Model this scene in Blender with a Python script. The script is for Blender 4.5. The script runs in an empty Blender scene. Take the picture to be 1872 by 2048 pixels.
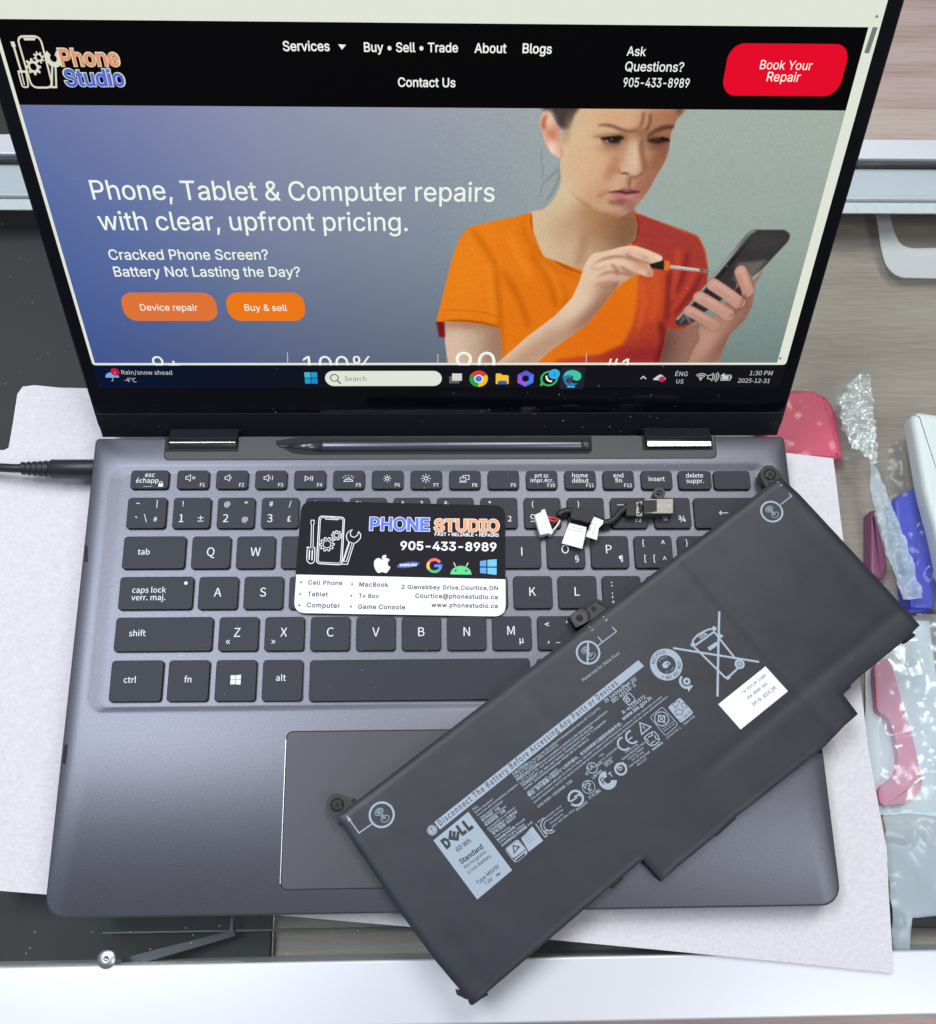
import bpy, bmesh, math, random, os
import numpy as np
from mathutils import Matrix, Vector
from mathutils.geometry import tessellate_polygon, delaunay_2d_cdt
rnd = random.Random(7)
MM = 0.001
# ------------------------------------------------------------------ camera, world, lamps
CAM_R=[[0.999595, 0.007379, -0.02747], [-0.014918, 0.958283, -0.285433], [0.024218, 0.285727, 0.958005]]
CAM_C=[-1.755, -84.982, 379.235]
CAM_F=0.9925
CAM_DX=-0.002
CAM_DY=0.086
HINGE=(104.240,-7.398)
LID_ANGLE=1.04866
SC = bpy.context.scene
COL = SC.collection
cam = bpy.data.cameras.new('camera'); camo = bpy.data.objects.new('camera', cam); COL.objects.link(camo)
m4 = Matrix([list(CAM_R[0]) + [CAM_C[0]*MM], list(CAM_R[1]) + [CAM_C[1]*MM], list(CAM_R[2]) + [CAM_C[2]*MM], [0, 0, 0, 1]])
camo.matrix_world = m4
cam.sensor_fit = 'HORIZONTAL'; cam.sensor_width = 36; cam.lens = 36*CAM_F
cam.shift_x = -CAM_DX; cam.shift_y = CAM_DY
cam.clip_start = 0.01; cam.clip_end = 50
SC.camera = camo
W = bpy.data.worlds.new('World'); SC.world = W; W.use_nodes = True
nt = W.node_tree; bg = nt.nodes['Background']
tc = nt.nodes.new('ShaderNodeTexCoord'); sep = nt.nodes.new('ShaderNodeSeparateXYZ'); nt.links.new(tc.outputs['Generated'], sep.inputs[0])
def ramp(nt, src, stops):
    r = nt.nodes.new('ShaderNodeValToRGB'); nt.links.new(src, r.inputs[0])
    e = r.color_ramp.elements
    while len(e) < len(stops): e.new(0.5)
    for el, (p, c) in zip(e, stops): el.position = p; el.color = (*c, 1)
    return r
ma = nt.nodes.new('ShaderNodeMapRange'); nt.links.new(sep.outputs['X'], ma.inputs[0]); ma.inputs[1].default_value = -1; ma.inputs[2].default_value = 1
rx = ramp(nt, ma.outputs[0], [(0.0, (.50, .58, .82)), (0.45, (.40, .41, .46)), (1.0, (.33, .32, .33))])
mb = nt.nodes.new('ShaderNodeMapRange'); nt.links.new(sep.outputs['Z'], mb.inputs[0]); mb.inputs[1].default_value = -1; mb.inputs[2].default_value = 1
rz = ramp(nt, mb.outputs[0], [(0.0, (.25, .25, .25)), (0.52, (.32, .32, .32)), (0.68, (.60, .60, .60)), (1.0, (.75, .75, .75))])
mx = nt.nodes.new('ShaderNodeMix'); mx.data_type = 'RGBA'; mx.blend_type = 'MULTIPLY'; mx.inputs[0].default_value = 1
nt.links.new(rx.outputs[0], mx.inputs[6]); nt.links.new(rz.outputs[0], mx.inputs[7]); nt.links.new(mx.outputs[2], bg.inputs[0])
bg.inputs[1].default_value = 0.62
def area(name, loc, target, sx, sy, power, color):
    L = bpy.data.lights.new(name, 'AREA'); L.shape = 'RECTANGLE'; L.size = sx; L.size_y = sy; L.energy = power; L.color = color
    o = bpy.data.objects.new(name, L); COL.objects.link(o); o.location = loc
    o.rotation_euler = (Vector(target) - Vector(loc)).to_track_quat('-Z', 'Y').to_euler()
    return o
area('ceiling_panel_light', (-0.78, 0.40, 1.9), (-0.78, .40, 0), 0.62, 0.92, 30, (.88, .93, 1.0))
area('ceiling_panel_light', (0.45, 1.05, 2.1), (0.1, 0, 0), 0.6, 0.9, 22, (1.0, .97, .95))
area('ceiling_panel_light', (1.15, -0.85, 1.9), (.3, 0.0, 0), 0.6, 0.8, 13, (.95, .97, 1.0))  # added fill lamp out of view, brightens the bags at the right
SC.view_settings.view_transform = 'Standard'; SC.view_settings.look = 'None'; SC.view_settings.exposure = 0.12; SC.view_settings.gamma = 1
SC.view_settings.use_curve_mapping = False
SC.render.engine = 'CYCLES'
SC.cycles.max_bounces = 10; SC.cycles.transparent_max_bounces = 24; SC.cycles.use_denoising = True
SC.cycles.caustics_reflective = False; SC.cycles.caustics_refractive = False

# ------------------------------------------------------------------ helpers
def lin(c):
    return tuple(((v/255)/12.92 if v/255 <= .04045 else ((v/255+.055)/1.055)**2.4) for v in c)
MATS = {}
def mat(name, col, rough=.5, metal=0., spec=.5, emit=None, bump=None, noise=None, coat=0., sheen=0., grain=None, alpha=1.):
    """col: linear base colour. bump=(scale, strength, distance) noise bump; noise=(scale, amount) colour variation"""
    if name in MATS: return MATS[name]
    m = bpy.data.materials.new(name); m.use_nodes = True; t = m.node_tree; b = t.nodes['Principled BSDF']
    b.inputs['Base Color'].default_value = (*col, 1); b.inputs['Roughness'].default_value = rough; b.inputs['Metallic'].default_value = metal
    b.inputs['Specular IOR Level'].default_value = spec; b.inputs['Coat Weight'].default_value = coat
    if sheen: b.inputs['Sheen Weight'].default_value = sheen
    if emit is not None:
        b.inputs['Emission Color'].default_value = (*emit, 1); b.inputs['Emission Strength'].default_value = 1
    co = None
    if bump or noise or grain:
        co = t.nodes.new('ShaderNodeTexCoord').outputs['Object']
    if noise:
        n = t.nodes.new('ShaderNodeTexNoise'); t.links.new(co, n.inputs['Vector']); n.inputs['Scale'].default_value = noise[0]; n.inputs['Detail'].default_value = 6
        r = ramp(t, n.outputs['Fac'], [(.25, tuple(max(0, c*(1-noise[1])) for c in col)), (.75, tuple(c*(1+noise[1]) for c in col))])
        t.links.new(r.outputs[0], b.inputs['Base Color'])
    if bump:
        n = t.nodes.new('ShaderNodeTexNoise'); t.links.new(co, n.inputs['Vector']); n.inputs['Scale'].default_value = bump[0]; n.inputs['Detail'].default_value = 3
        bn = t.nodes.new('ShaderNodeBump'); bn.inputs['Strength'].default_value = bump[1]; bn.inputs['Distance'].default_value = bump[2]
        t.links.new(n.outputs['Fac'], bn.inputs['Height']); t.links.new(bn.outputs[0], b.inputs['Normal'])
    MATS[name] = m
    return m
def emi(name, rgb, k=.9, black=False):
    """a lit screen colour (sRGB) under glossy glass"""
    c = tuple(v*k for v in lin(rgb))
    return mat(name, (0, 0, 0), .06, 0, .14, emit=c)
class MB:
    def __init__(s): s.v = []; s.f = []; s.m = []; s.mats = []; s.smooth = []
    def mi(s, m):
        if m not in s.mats: s.mats.append(m)
        return s.mats.index(m)
    def add(s, verts, faces, m, smooth=False):
        o = len(s.v); s.v += [tuple(v) for v in verts]; k = s.mi(m)
        for f in faces: s.f.append(tuple(i+o for i in f)); s.m.append(k); s.smooth.append(smooth)
    def build(s, name, parent=None, loc=(0, 0, 0)):
        me = bpy.data.meshes.new(name)
        me.from_pydata([(v[0]*MM, v[1]*MM, v[2]*MM) for v in s.v], [], s.f)
        for m in s.mats: me.materials.append(m)
        me.polygons.foreach_set('material_index', s.m); me.polygons.foreach_set('use_smooth', s.smooth)
        me.update()
        o = bpy.data.objects.new(name, me); COL.objects.link(o)
        if parent is not None: o.parent = parent
        return o
def thing(name, label, cat, group=None):
    o = bpy.data.objects.new(name, None); COL.objects.link(o); o.empty_display_size = .02
    o['label'] = label; o['category'] = cat
    if group: o['group'] = group
    return o
def tag(o, label, cat, group=None):
    o['label'] = label; o['category'] = cat
    if group: o['group'] = group
    return o
# planes -------------------------------------------------------
LO = (0, HINGE[0], HINGE[1]); LU = (0, math.cos(LID_ANGLE), math.sin(LID_ANGLE)); LN = (0, -math.sin(LID_ANGLE), math.cos(LID_ANGLE))
def PS(off):
    def f(u, v): return (u, LO[1]+LU[1]*v+LN[1]*off, LO[2]+LU[2]*v+LN[2]*off)
    return f
def PZ(z):
    def f(x, y): return (x, y, z)
    return f
# 2D shapes ----------------------------------------------------
def rrect(x0, y0, x1, y1, r, n=6):
    r = min(r, (x1-x0)/2, (y1-y0)/2); p = []
    for cx, cy, a in ((x1-r, y1-r, 0), (x0+r, y1-r, 90), (x0+r, y0+r, 180), (x1-r, y0+r, 270)):
        for i in range(n+1):
            t = math.radians(a+90*i/n); p.append((cx+r*math.cos(t), cy+r*math.sin(t)))
    return p
def rpoly(pts, r, n=5):
    """any polygon with rounded corners"""
    out = []; N = len(pts)
    for i in range(N):
        p = Vector(pts[i]); a = Vector(pts[i-1])-p; b = Vector(pts[(i+1) % N])-p
        d = min(r, a.length*.5, b.length*.5); A = p+a.normalized()*d; B = p+b.normalized()*d
        for k in range(n+1):
            t = k/n; out.append(tuple(A*(1-t)**2+p*2*t*(1-t)+B*t*t))
    return out
def circ(c, r, n=32, ry=None, rot=0, a0=0, a1=360):
    ry = ry or r; o = []; cr, sr = math.cos(rot), math.sin(rot)
    m = n if a1-a0 >= 360 else n+1
    for i in range(m):
        t = math.radians(a0+(a1-a0)*i/n); x, y = r*math.cos(t), ry*math.sin(t); o.append((c[0]+x*cr-y*sr, c[1]+x*sr+y*cr))
    return o
def spline(pts, n=6, closed=True):
    P = [Vector(p) for p in pts]; N = len(P); out = []
    rng = range(N) if closed else range(N-1)
    for i in rng:
        if closed: p0, p1, p2, p3 = P[i-1], P[i], P[(i+1) % N], P[(i+2) % N]
        else: p0, p1, p2, p3 = P[max(i-1, 0)], P[i], P[i+1], P[min(i+2, N-1)]
        for k in range(n):
            t = k/n; out.append(.5*((2*p1)+(p2-p0)*t+(2*p0-5*p1+4*p2-p3)*t*t+(3*p1-p0-3*p2+p3)*t**3))
    if not closed: out.append(P[-1])
    return [tuple(v) for v in out]
def fill(mb, pl, pts, m):
    mb.add([pl(*p) for p in pts], [tuple(range(len(pts)))], m)
def stroke(mb, pl, pts, w, m, closed=False):
    P = [Vector(p[:2]) for p in pts]; N = len(P); L = []; R = []
    for i in range(N):
        a = P[i]-P[i-1] if (i > 0 or closed) else P[1]-P[0]
        b = P[(i+1) % N]-P[i] if (i < N-1 or closed) else P[i]-P[i-1]
        a = a.normalized() if a.length > 1e-9 else b.normalized(); b = b.normalized() if b.length > 1e-9 else a
        t = (a+b); t = t.normalized() if t.length > 1e-6 else a
        n = Vector((-t.y, t.x)); k = w/2/max(.5, abs(n.dot(Vector((-a.y, a.x)))))
        L.append(P[i]+n*k); R.append(P[i]-n*k)
    v = [pl(*p) for p in L]+[pl(*p) for p in R]; f = []
    for i in range(N if closed else N-1):
        j = (i+1) % N; f.append((i, N+i, N+j, j))
    mb.add(v, f, m)
def ring(mb, pl, c, r0, r1, m, n=40, a0=0, a1=360):
    A = circ(c, r0, n, a0=a0, a1=a1); B = circ(c, r1, n, a0=a0, a1=a1); N = len(A)
    cl = a1-a0 >= 360
    mb.add([pl(*p) for p in A+B], [(i, N+i, N+(i+1) % N, (i+1) % N) for i in range(N if cl else N-1)], m)
# text ---------------------------------------------------------
FONTS = {}
_fd = bpy.utils.system_resource('DATAFILES', path='fonts')
for k, fn in (('inter', 'Inter.woff2'), ('noto', 'Noto Sans CJK Regular.woff2'), ('mono', 'DejaVuSansMono.woff2')):
    try: FONTS[k] = bpy.data.fonts.load(os.path.join(_fd, fn))
    except Exception: FONTS[k] = None
_tc = {}
def outline_fill(loops):
    """contours of one piece of writing -> corners and triangles, overlapping strokes merged (non-zero winding)"""
    v, e, ly = [], [], []
    for L in loops:
        k = len(v); v += L; n = len(L); e += [(k+i, k+(i+1) % n) for i in range(n)]
    if not v: return [], [], []
    r = delaunay_2d_cdt([Vector(p) for p in v], e, [], 0, 1e-6); V = [(p.x, p.y) for p in r[0]]; F = r[2]
    A = np.array(v); E = np.array(e); x1, y1 = A[E[:, 0]].T; x2, y2 = A[E[:, 1]].T
    VV = np.array(V); FF = np.array([t for t in F if len(t) == 3]); C = VV[FF].mean(1); keep = np.zeros(len(FF), bool)
    for s0 in range(0, len(FF), 400):
        c = C[s0:s0+400]; px, py = c[:, 0][:, None], c[:, 1][:, None]
        up = (y1 <= py) & (y2 > py); dn = (y1 > py) & (y2 <= py); cr = (x2-x1)*(py-y1)-(px-x1)*(y2-y1)
        keep[s0:s0+400] = ((up & (cr > 0)).sum(1)-(dn & (cr < 0)).sum(1)) != 0
    g = []
    for t in FF[keep]:
        t = tuple(int(i) for i in t); (ax, ay), (bx, by), (cx, cy) = (V[i] for i in t); d = (bx-ax)*(cy-ay)-(cx-ax)*(by-ay)
        if abs(d) > 1e-9: g.append(t if d > 0 else t[::-1])
    return V, g, [0]*len(V)
def glyphs(txt, font='inter', bold=0., spacing=1., res=3):
    key = (txt, font, bold, spacing, res)
    if key in _tc: return _tc[key]
    cu = bpy.data.curves.new('t', 'FONT'); cu.body = txt; cu.resolution_u = res; cu.space_character = spacing; cu.fill_mode = 'NONE'
    if FONTS.get(font): cu.font = FONTS[font]
    ob = bpy.data.objects.new('t', cu); me = bpy.data.meshes.new_from_object(ob)
    co = [(q.co.x, q.co.y) for q in me.vertices]; nx = {}
    for e in me.edges: nx.setdefault(e.vertices[0], []).append(e.vertices[1]); nx.setdefault(e.vertices[1], []).append(e.vertices[0])
    bpy.data.objects.remove(ob); bpy.data.curves.remove(cu); bpy.data.meshes.remove(me)
    loops = []; done = set()
    for s in range(len(co)):
        if s in done or s not in nx: continue
        L = [s]; done.add(s); prev = None; cur = s
        while True:
            n = [q for q in nx[cur] if q not in done]
            if cur == s and s+1 in n: n = [s+1]
            if not n: break
            cur = n[0]; done.add(cur); L.append(cur)
        P = []
        for i in L:
            if not P or math.hypot(co[i][0]-P[-1][0], co[i][1]-P[-1][1]) > 1e-5: P.append(co[i])
        if len(P) > 1 and math.hypot(P[0][0]-P[-1][0], P[0][1]-P[-1][1]) < 1e-5: P.pop()
        if len(P) > 2: loops.append(P)
    cap = capheight(font)
    if bold and loops:
        d = bold*cap/.73; A = [sum(L[i-1][0]*L[i][1]-L[i][0]*L[i-1][1] for i in range(len(L))) for L in loops]
        sg = 1 if A[max(range(len(A)), key=lambda i: abs(A[i]))] > 0 else -1; out = []
        for L in loops:
            N = []
            for i in range(len(L)):
                a, b, c = L[i-1], L[i], L[(i+1) % len(L)]; t1 = (b[0]-a[0], b[1]-a[1]); t2 = (c[0]-b[0], c[1]-b[1]); l1 = math.hypot(*t1) or 1; l2 = math.hypot(*t2) or 1
                n1 = (t1[1]/l1*sg, -t1[0]/l1*sg); n2 = (t2[1]/l2*sg, -t2[0]/l2*sg); m = (n1[0]+n2[0], n1[1]+n2[1]); ml = math.hypot(*m)
                if ml < .3: m = n1; k = 1
                else: m = (m[0]/ml, m[1]/ml); k = 1/max(.62, m[0]*n1[0]+m[1]*n1[1])
                N.append((b[0]+m[0]*d*k, b[1]+m[1]*d*k))
            out.append(N)
        loops = out
    v, f, ly = outline_fill(loops)
    v = [(x*.73/cap, y*.73/cap, q) for (x, y), q in zip(v, ly)]
    _tc[key] = (v, f)
    return v, f
LAYER = .004
def lift(p, q): return (p[0], p[1], p[2]+q*LAYER)
_cap = {}
def capheight(font):
    if font not in _cap:
        cu = bpy.data.curves.new('t', 'FONT'); cu.body = 'H'
        if FONTS.get(font): cu.font = FONTS[font]
        ob = bpy.data.objects.new('t', cu); me = bpy.data.meshes.new_from_object(ob); _cap[font] = max(q.co.y for q in me.vertices)
        bpy.data.objects.remove(ob); bpy.data.curves.remove(cu); bpy.data.meshes.remove(me)
    return _cap[font]
def T(mb, pl, txt, p0, p1, m, font='inter', bold=0., ys=1., spacing=1., res=3, skew=0., h=None):
    """writing whose ink runs from p0 to p1 along the baseline; h fixes the height of its tallest glyph"""
    v, f = glyphs(txt, font, bold, spacing, res)
    if not v: return
    x0 = min(a[0] for a in v); x1 = max(a[0] for a in v); d = Vector((p1[0]-p0[0], p1[1]-p0[1])); s = d.length/(x1-x0)
    e = d.normalized(); n = Vector((-e.y, e.x)); sy = s*ys
    if h: sy = h/max(a[1] for a in v)
    pts = []
    for a in v:
        X = (a[0]-x0)*s+skew*a[1]*sy; Y = a[1]*sy
        pts.append(lift(pl(p0[0]+e.x*X+n.x*Y, p0[1]+e.y*X+n.y*Y), a[2]))
    mb.add(pts, f, m)
def TC(mb, pl, txt, c, size, m, font='noto', bold=0., ang=0., align=0, res=3):
    """writing of a given size: c is the middle of its baseline (align 0), its left end (-1)"""
    v, f = glyphs(txt, font, bold, 1., res)
    if not v: return
    x0 = min(a[0] for a in v); x1 = max(a[0] for a in v); ox = (x0+x1)/2 if align == 0 else x0
    ca, sa = math.cos(ang), math.sin(ang)
    mb.add([lift(pl(c[0]+((a[0]-ox)*ca-a[1]*sa)*size, c[1]+((a[0]-ox)*sa+a[1]*ca)*size), a[2]) for a in v], f, m)
# 3D shapes ----------------------------------------------------
def prism(mb, outline, z0, z1, m, bev=0., mtop=None, smooth=True):
    """outline (counter-clockwise) pulled up from z0 to z1 with a small rounded top edge"""
    n = len(outline); P = [Vector(p) for p in outline]
    def inset(d):
        out = []
        for i in range(n):
            a = (P[i]-P[i-1]); b = (P[(i+1) % n]-P[i])
            a = a.normalized() if a.length > 1e-9 else b.normalized(); b = b.normalized() if b.length > 1e-9 else a
            t = a+b; t = t.normalized() if t.length > 1e-6 else a
            nn = Vector((-t.y, t.x)); out.append(P[i]+nn*d/max(.5, nn.dot(Vector((-a.y, a.x)))))
        return out
    rings = [[(p.x, p.y, z0) for p in P]]
    if bev:
        for k in range(4):
            t = math.radians(90*k/3); rings.append([(p.x, p.y, z1-bev+bev*math.sin(t)) for p in inset(bev*(1-math.cos(t)))])
    else: rings.append([(p.x, p.y, z1) for p in P])
    v = [q for r in rings for q in r]; f = []
    for k in range(len(rings)-1):
        for i in range(n):
            j = (i+1) % n; f.append((k*n+i, k*n+j, (k+1)*n+j, (k+1)*n+i))
    mb.add(v, f, m, smooth and bev > 0)
    mb.add(rings[-1], [tuple(range(n))], mtop or m)
    mb.add(rings[0], [tuple(reversed(range(n)))], m)
def tube(mb, path, r, m, n=10, cap=True):
    P = [Vector(p) for p in path]; N = len(P); rr = r if isinstance(r, (list, tuple)) else [r]*N
    v = []; up = Vector((0, 0, 1)); prev = None
    for i in range(N):
        t = (P[min(i+1, N-1)]-P[max(i-1, 0)]).normalized()
        if prev is None:
            a = t.cross(up); a = a.normalized() if a.length > 1e-4 else t.cross(Vector((1, 0, 0))).normalized()
        else:
            a = prev-t*prev.dot(t); a = a.normalized() if a.length > 1e-6 else t.cross(up).normalized()
        prev = a; b = t.cross(a)
        for k in range(n):
            q = 2*math.pi*k/n; v.append(P[i]+a*rr[i]*math.cos(q)+b*rr[i]*math.sin(q))
    f = [(i*n+k, i*n+(k+1) % n, (i+1)*n+(k+1) % n, (i+1)*n+k) for i in range(N-1) for k in range(n)]
    if cap: f += [tuple(reversed(range(n))), tuple(range((N-1)*n, N*n))]
    mb.add(v, f, m, True)
def box(mb, x0, y0, z0, x1, y1, z1, m, bev=0.):
    prism(mb, [(x0, y0), (x1, y0), (x1, y1), (x0, y1)] if not bev else rrect(x0, y0, x1, y1, bev, 3), z0, z1, m, bev)
def spl3(pts, n=8):
    P = [Vector(p) for p in pts]; N = len(P); out = []
    for i in range(N-1):
        p0, p1, p2, p3 = P[max(i-1, 0)], P[i], P[i+1], P[min(i+2, N-1)]
        for k in range(n):
            t = k/n; out.append(.5*((2*p1)+(p2-p0)*t+(2*p0-5*p1+4*p2-p3)*t*t+(3*p1-p0-3*p2+p3)*t**3))
    out.append(P[-1]); return out
def vnoise(x, y, s=0):
    def h(i, j):
        q = math.sin(i*127.1+j*311.7+s*74.7)*43758.5453; return q-math.floor(q)
    i, j = math.floor(x), math.floor(y); fx, fy = x-i, y-j; fx = fx*fx*(3-2*fx); fy = fy*fy*(3-2*fy)
    return (h(i, j)*(1-fx)+h(i+1, j)*fx)*(1-fy)+(h(i, j+1)*(1-fx)+h(i+1, j+1)*fx)*fy
def seg_dist(p, a, b):
    ax, ay = a; bx, by = b; dx, dy = bx-ax, by-ay; L = dx*dx+dy*dy
    t = 0 if L == 0 else max(0, min(1, ((p[0]-ax)*dx+(p[1]-ay)*dy)/L)); return math.hypot(p[0]-ax-t*dx, p[1]-ay-t*dy)
def sheet(mb, outline, hf, step, ang, m, thick=0., mside=None):
    """an outline cut into a fine grid and lifted by hf(x, y); thick adds a skirt and a flat underside"""
    bm = bmesh.new(); bm.faces.new([bm.verts.new((p[0], p[1], 0)) for p in outline])
    for a in (ang, ang+math.pi/2):
        d = Vector((math.cos(a), math.sin(a), 0)); pr = [d.x*p[0]+d.y*p[1] for p in outline]; k = min(pr)+step*.53
        while k < max(pr):
            bmesh.ops.bisect_plane(bm, geom=bm.verts[:]+bm.edges[:]+bm.faces[:], plane_co=d*k, plane_no=d, dist=1e-5); k += step
    bm.verts.index_update()
    v = [(q.co.x, q.co.y, hf(q.co.x, q.co.y)) for q in bm.verts]; f = []
    for fc in bm.faces:
        ids = [q.index for q in fc.verts]
        if fc.normal.z < 0: ids.reverse()
        f.append(tuple(ids))
    edge = [e for e in bm.edges if len(e.link_faces) == 1]
    mb.add(v, f, m, True)
    if thick:
        vv = []; ff = []
        for e in edge:
            i, j = e.verts[0].index, e.verts[1].index; k = len(vv)
            vv += [v[i], v[j], (v[j][0], v[j][1], v[j][2]-thick), (v[i][0], v[i][1], v[i][2]-thick)]; ff.append((k, k+1, k+2, k+3))
        mb.add(vv, ff, mside or m); mb.add([(a, b, c-thick) for a, b, c in v], [tuple(reversed(q)) for q in f], mside or m, True)
    bm.free()
# ------------------------------------------------------------------ materials
M_deck = mat('deck_metal', (.120, .123, .148), .42, .72, .5, noise=(1500, .16), bump=(1800, .06, .0002))
M_side = mat('deck_edge', (.10, .10, .125), .35, .8)
M_key = mat('key_plastic', (.030, .033, .044), .52, 0, .20, bump=(3000, .05, .0001))
M_keyside = mat('key_side', (.012, .012, .016), .55, 0, .3)
M_leg = mat('key_legend', (.72, .74, .78), .5)
M_pad = mat('touchpad_glass', (.050, .049, .060), .42, .2, .4)
M_black = mat('black_gap', (.006, .006, .008), .6, 0, .3)
M_hcov = mat('hinge_strip_plastic', (.060, .062, .066), .5, 0, .3, bump=(2000, .08, .0002))
M_chrome = mat('hinge_chrome', (.022, .022, .026), .4, 0, .4)
M_lid = mat('lid_shell', (.012, .013, .018), .5, 0, .25)
M_glass = mat('bezel_glass', (.003, .0035, .006), .05, 0, .45)
M_strip = mat('lid_lower_strip', (.010, .011, .016), .45, 0, .25, bump=(1500, .05, .0002))
M_bright = mat('bevel_bright', (.42, .43, .46), .3, 1.)
M_dust = mat('dust', (.75, .75, .72), .8)

# ------------------------------------------------------------------ laptop base
LW, LD = 308.9, 201.6
laptop = thing('laptop', 'open dark grey convertible laptop with a lit repair shop web page on its screen', 'laptop')
mb = MB(); NN = 12
def loop(x0, y0, x1, y1, r, z): return [(x, y, z) for x, y in rrect(x0, y0, x1, y1, r, NN)]
def outer(ins, z):
    o = []
    x0, y0, x1, y1 = -LW/2+ins, -LD/2+ins, LW/2-ins, LD/2-ins
    for cx, cy, a, r in ((x1-2, y1-2, 0, 2), (x0+2, y1-2, 90, 2), (x0+8, y0+8, 180, 8), (x1-8, y0+8, 270, 8)):
        for i in range(NN+1):
            t = math.radians(a+90*i/NN); o.append((cx+r*math.cos(t), cy+r*math.sin(t), z))
    return o
WELL = (-147, -22.5, 147, 88)
rings = [outer(3.0, -13.6), outer(.8, -12), outer(0, -8), outer(0, -1.0), outer(.25, -.35), outer(.8, 0), loop(*WELL, 7, 0),
         loop(WELL[0]+1.2, WELL[1]+1.2, WELL[2]-1.2, WELL[3]-1.2, 6, -.12), loop(WELL[0]+5, WELL[1]+2.6, WELL[2]-5, WELL[3]-3, 4, -.75), loop(WELL[0]+7, WELL[1]+3.2, WELL[2]-7, WELL[3]-4, 3.4, -.85)]
n = len(rings[0]); v = [q for r in rings for q in r]; f = []
for k in range(len(rings)-1):
    for i in range(n):
        j = (i+1) % n; f.append((k*n+i, k*n+j, (k+1)*n+j, (k+1)*n+i))
mb.add(v, f[:3*n], M_side, True); mb.add(v, f[3*n:], M_deck, True)
mb.add(rings[-1], [tuple(range(n))], M_deck); mb.add(rings[0], [tuple(reversed(range(n)))], M_side)
mb.build('base', laptop)
# drain slots at the left and right edges of the deck
for pts, in ((((-153.40,50.30),(-152.54,42.81)),), (((-152.75,-34.61),(-152.74,-42.32)),), (((152.90,-39.53),(152.82,-41.80)),)):
    mb = MB(); stroke(mb, PZ(.03), [pts[0], pts[1]], 1.5, M_black); mb.build('edge_slot', laptop)
# touchpad
px0, py0, py1 = -64.3, -91.3, -30.6; px1 = 45.5
mb = MB(); fill(mb, PZ(.02), rrect(px0-.45, py0-.45, px1+.45, py1+.45, 2.6), M_black); mb.add([(px0-.62, py0+2, .03), (px0-.4, py0+2, .03), (px0-.4, py1-3, .03), (px0-.62, py1-3, .03)], [(0, 1, 2, 3)], M_bright)
fill(mb, PZ(.05), rrect(px0, py0, px1, py1, 2.2), M_pad); mb.build('touchpad', laptop)
# ------------------------------------------------------------------ keys
KEYZ0, KEYZ1 = -.8, .6
P7 = PZ(KEYZ1+.02)
SH = -.0053
def key(x0, x1, y0, y1, legends=(), draw=None):
    c = (x0+x1)/2; dy = SH*c; mb = MB()
    prism(mb, rrect(x0, y0+dy, x1, y1+dy, 1.5, 5), KEYZ0, KEYZ1, M_keyside, .22, mtop=M_key)
    # dished top: a second, slightly inset sheet
    fill(mb, PZ(KEYZ1+.01), rrect(x0+.25, y0+dy+.3, x1-.25, y1+dy-.2, 1.3, 5), M_key)
    o = mb.build('key', laptop)
    if legends or draw:
        lb = MB()
        for L in legends:
            txt, dx, dyy, sz = L[:4]; al = L[4] if len(L) > 4 else 0
            TC(lb, P7, txt, (c+dx, (y0+y1)/2+dy+dyy), sz, M_leg, 'noto' if len(L) < 6 else L[5], .006 if sz < 4 else 0., al and 0, al)
        if draw: draw(lb, (c, (y0+y1)/2+dy))
        lb.build('legend', o)
    return o
P = 19.05
def S_(mb, c, pts, w=.28, closed=False): stroke(mb, P7, [(c[0]+x, c[1]+y) for x, y in pts], w, M_leg, closed)
def spk(mb, c, waves, cross=False):
    c = (c[0]-1, c[1]+.2); S_(mb, c, [(-1.9, -.6), (-1.1, -.6), (.1, -1.5), (.1, 1.5), (-1.1, .6), (-1.9, .6)], .26, True)
    if cross: S_(mb, c, [(.9, -.6), (2.1, .6)]); S_(mb, c, [(.9, .6), (2.1, -.6)])
    for k in range(waves): S_(mb, c, [(.7+k*.75+(.4+.35*k)*math.cos(t)-.3, (.55+.4*k)*math.sin(t)*1.3) for t in (-1, -.5, 0, .5, 1)], .24)
def sun(mb, c, r, L, base=False):
    S_(mb, c, [(r*math.cos(t*.5236), r*math.sin(t*.5236)) for t in range(12)], .3, True)
    for t in range(8):
        a = t*math.pi/4; S_(mb, c, [((r+.5)*math.cos(a), (r+.5)*math.sin(a)), ((r+.5+L)*math.cos(a), (r+.5+L)*math.sin(a))], .26)
def play(mb, c):
    S_(mb, c, [(-2, -1.1), (-2, 1.1), (-.2, 0)], .26, True); S_(mb, c, [(.5, -1.1), (.5, 1.1)], .3); S_(mb, c, [(1.3, -1.1), (1.3, 1.1)], .3)
def kbl(mb, c):
    S_(mb, c, [(-2, -1.4), (2, -1.4), (1.5, -.6), (-1.5, -.6)], .26, True); S_(mb, c, [(-.9, -.3), (-.5, .3), (.5, .3), (.9, -.3)], .26)
    for a in (25, 55, 90, 125, 155):
        t = math.radians(a); S_(mb, c, [(1.5*math.cos(t)*1.3, -.3+1.5*math.sin(t)), (2.1*math.cos(t)*1.3, -.3+2.1*math.sin(t))], .26)
def disp(mb, c):
    S_(mb, c, [(-.6, -.2), (-.6, 1.5), (2, 1.5), (2, -.5), (.9, -.5)], .24); S_(mb, c, [(-1.9, -1.2), (-1.9, .6), (.5, .6), (.5, -1.2)], .24, True); S_(mb, c, [(-2.4, -1.7), (1, -1.7)], .26)
def lock(mb, c):
    c = (c[0]+5, c[1]-2.4); fill(mb, P7, [(c[0]+x, c[1]+y) for x, y in ((-1, -1), (1, -1), (1, .5), (-1, .5))], M_leg); S_(mb, c, [(-.6, .5), (-.6, 1), (-.3, 1.4), (.3, 1.4), (.6, 1), (.6, .5)], .24)
    S_(mb, (c[0]-5, c[1]+2.4), [(-2.4, -3.3), (1.4, -3.3)], .14)
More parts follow.
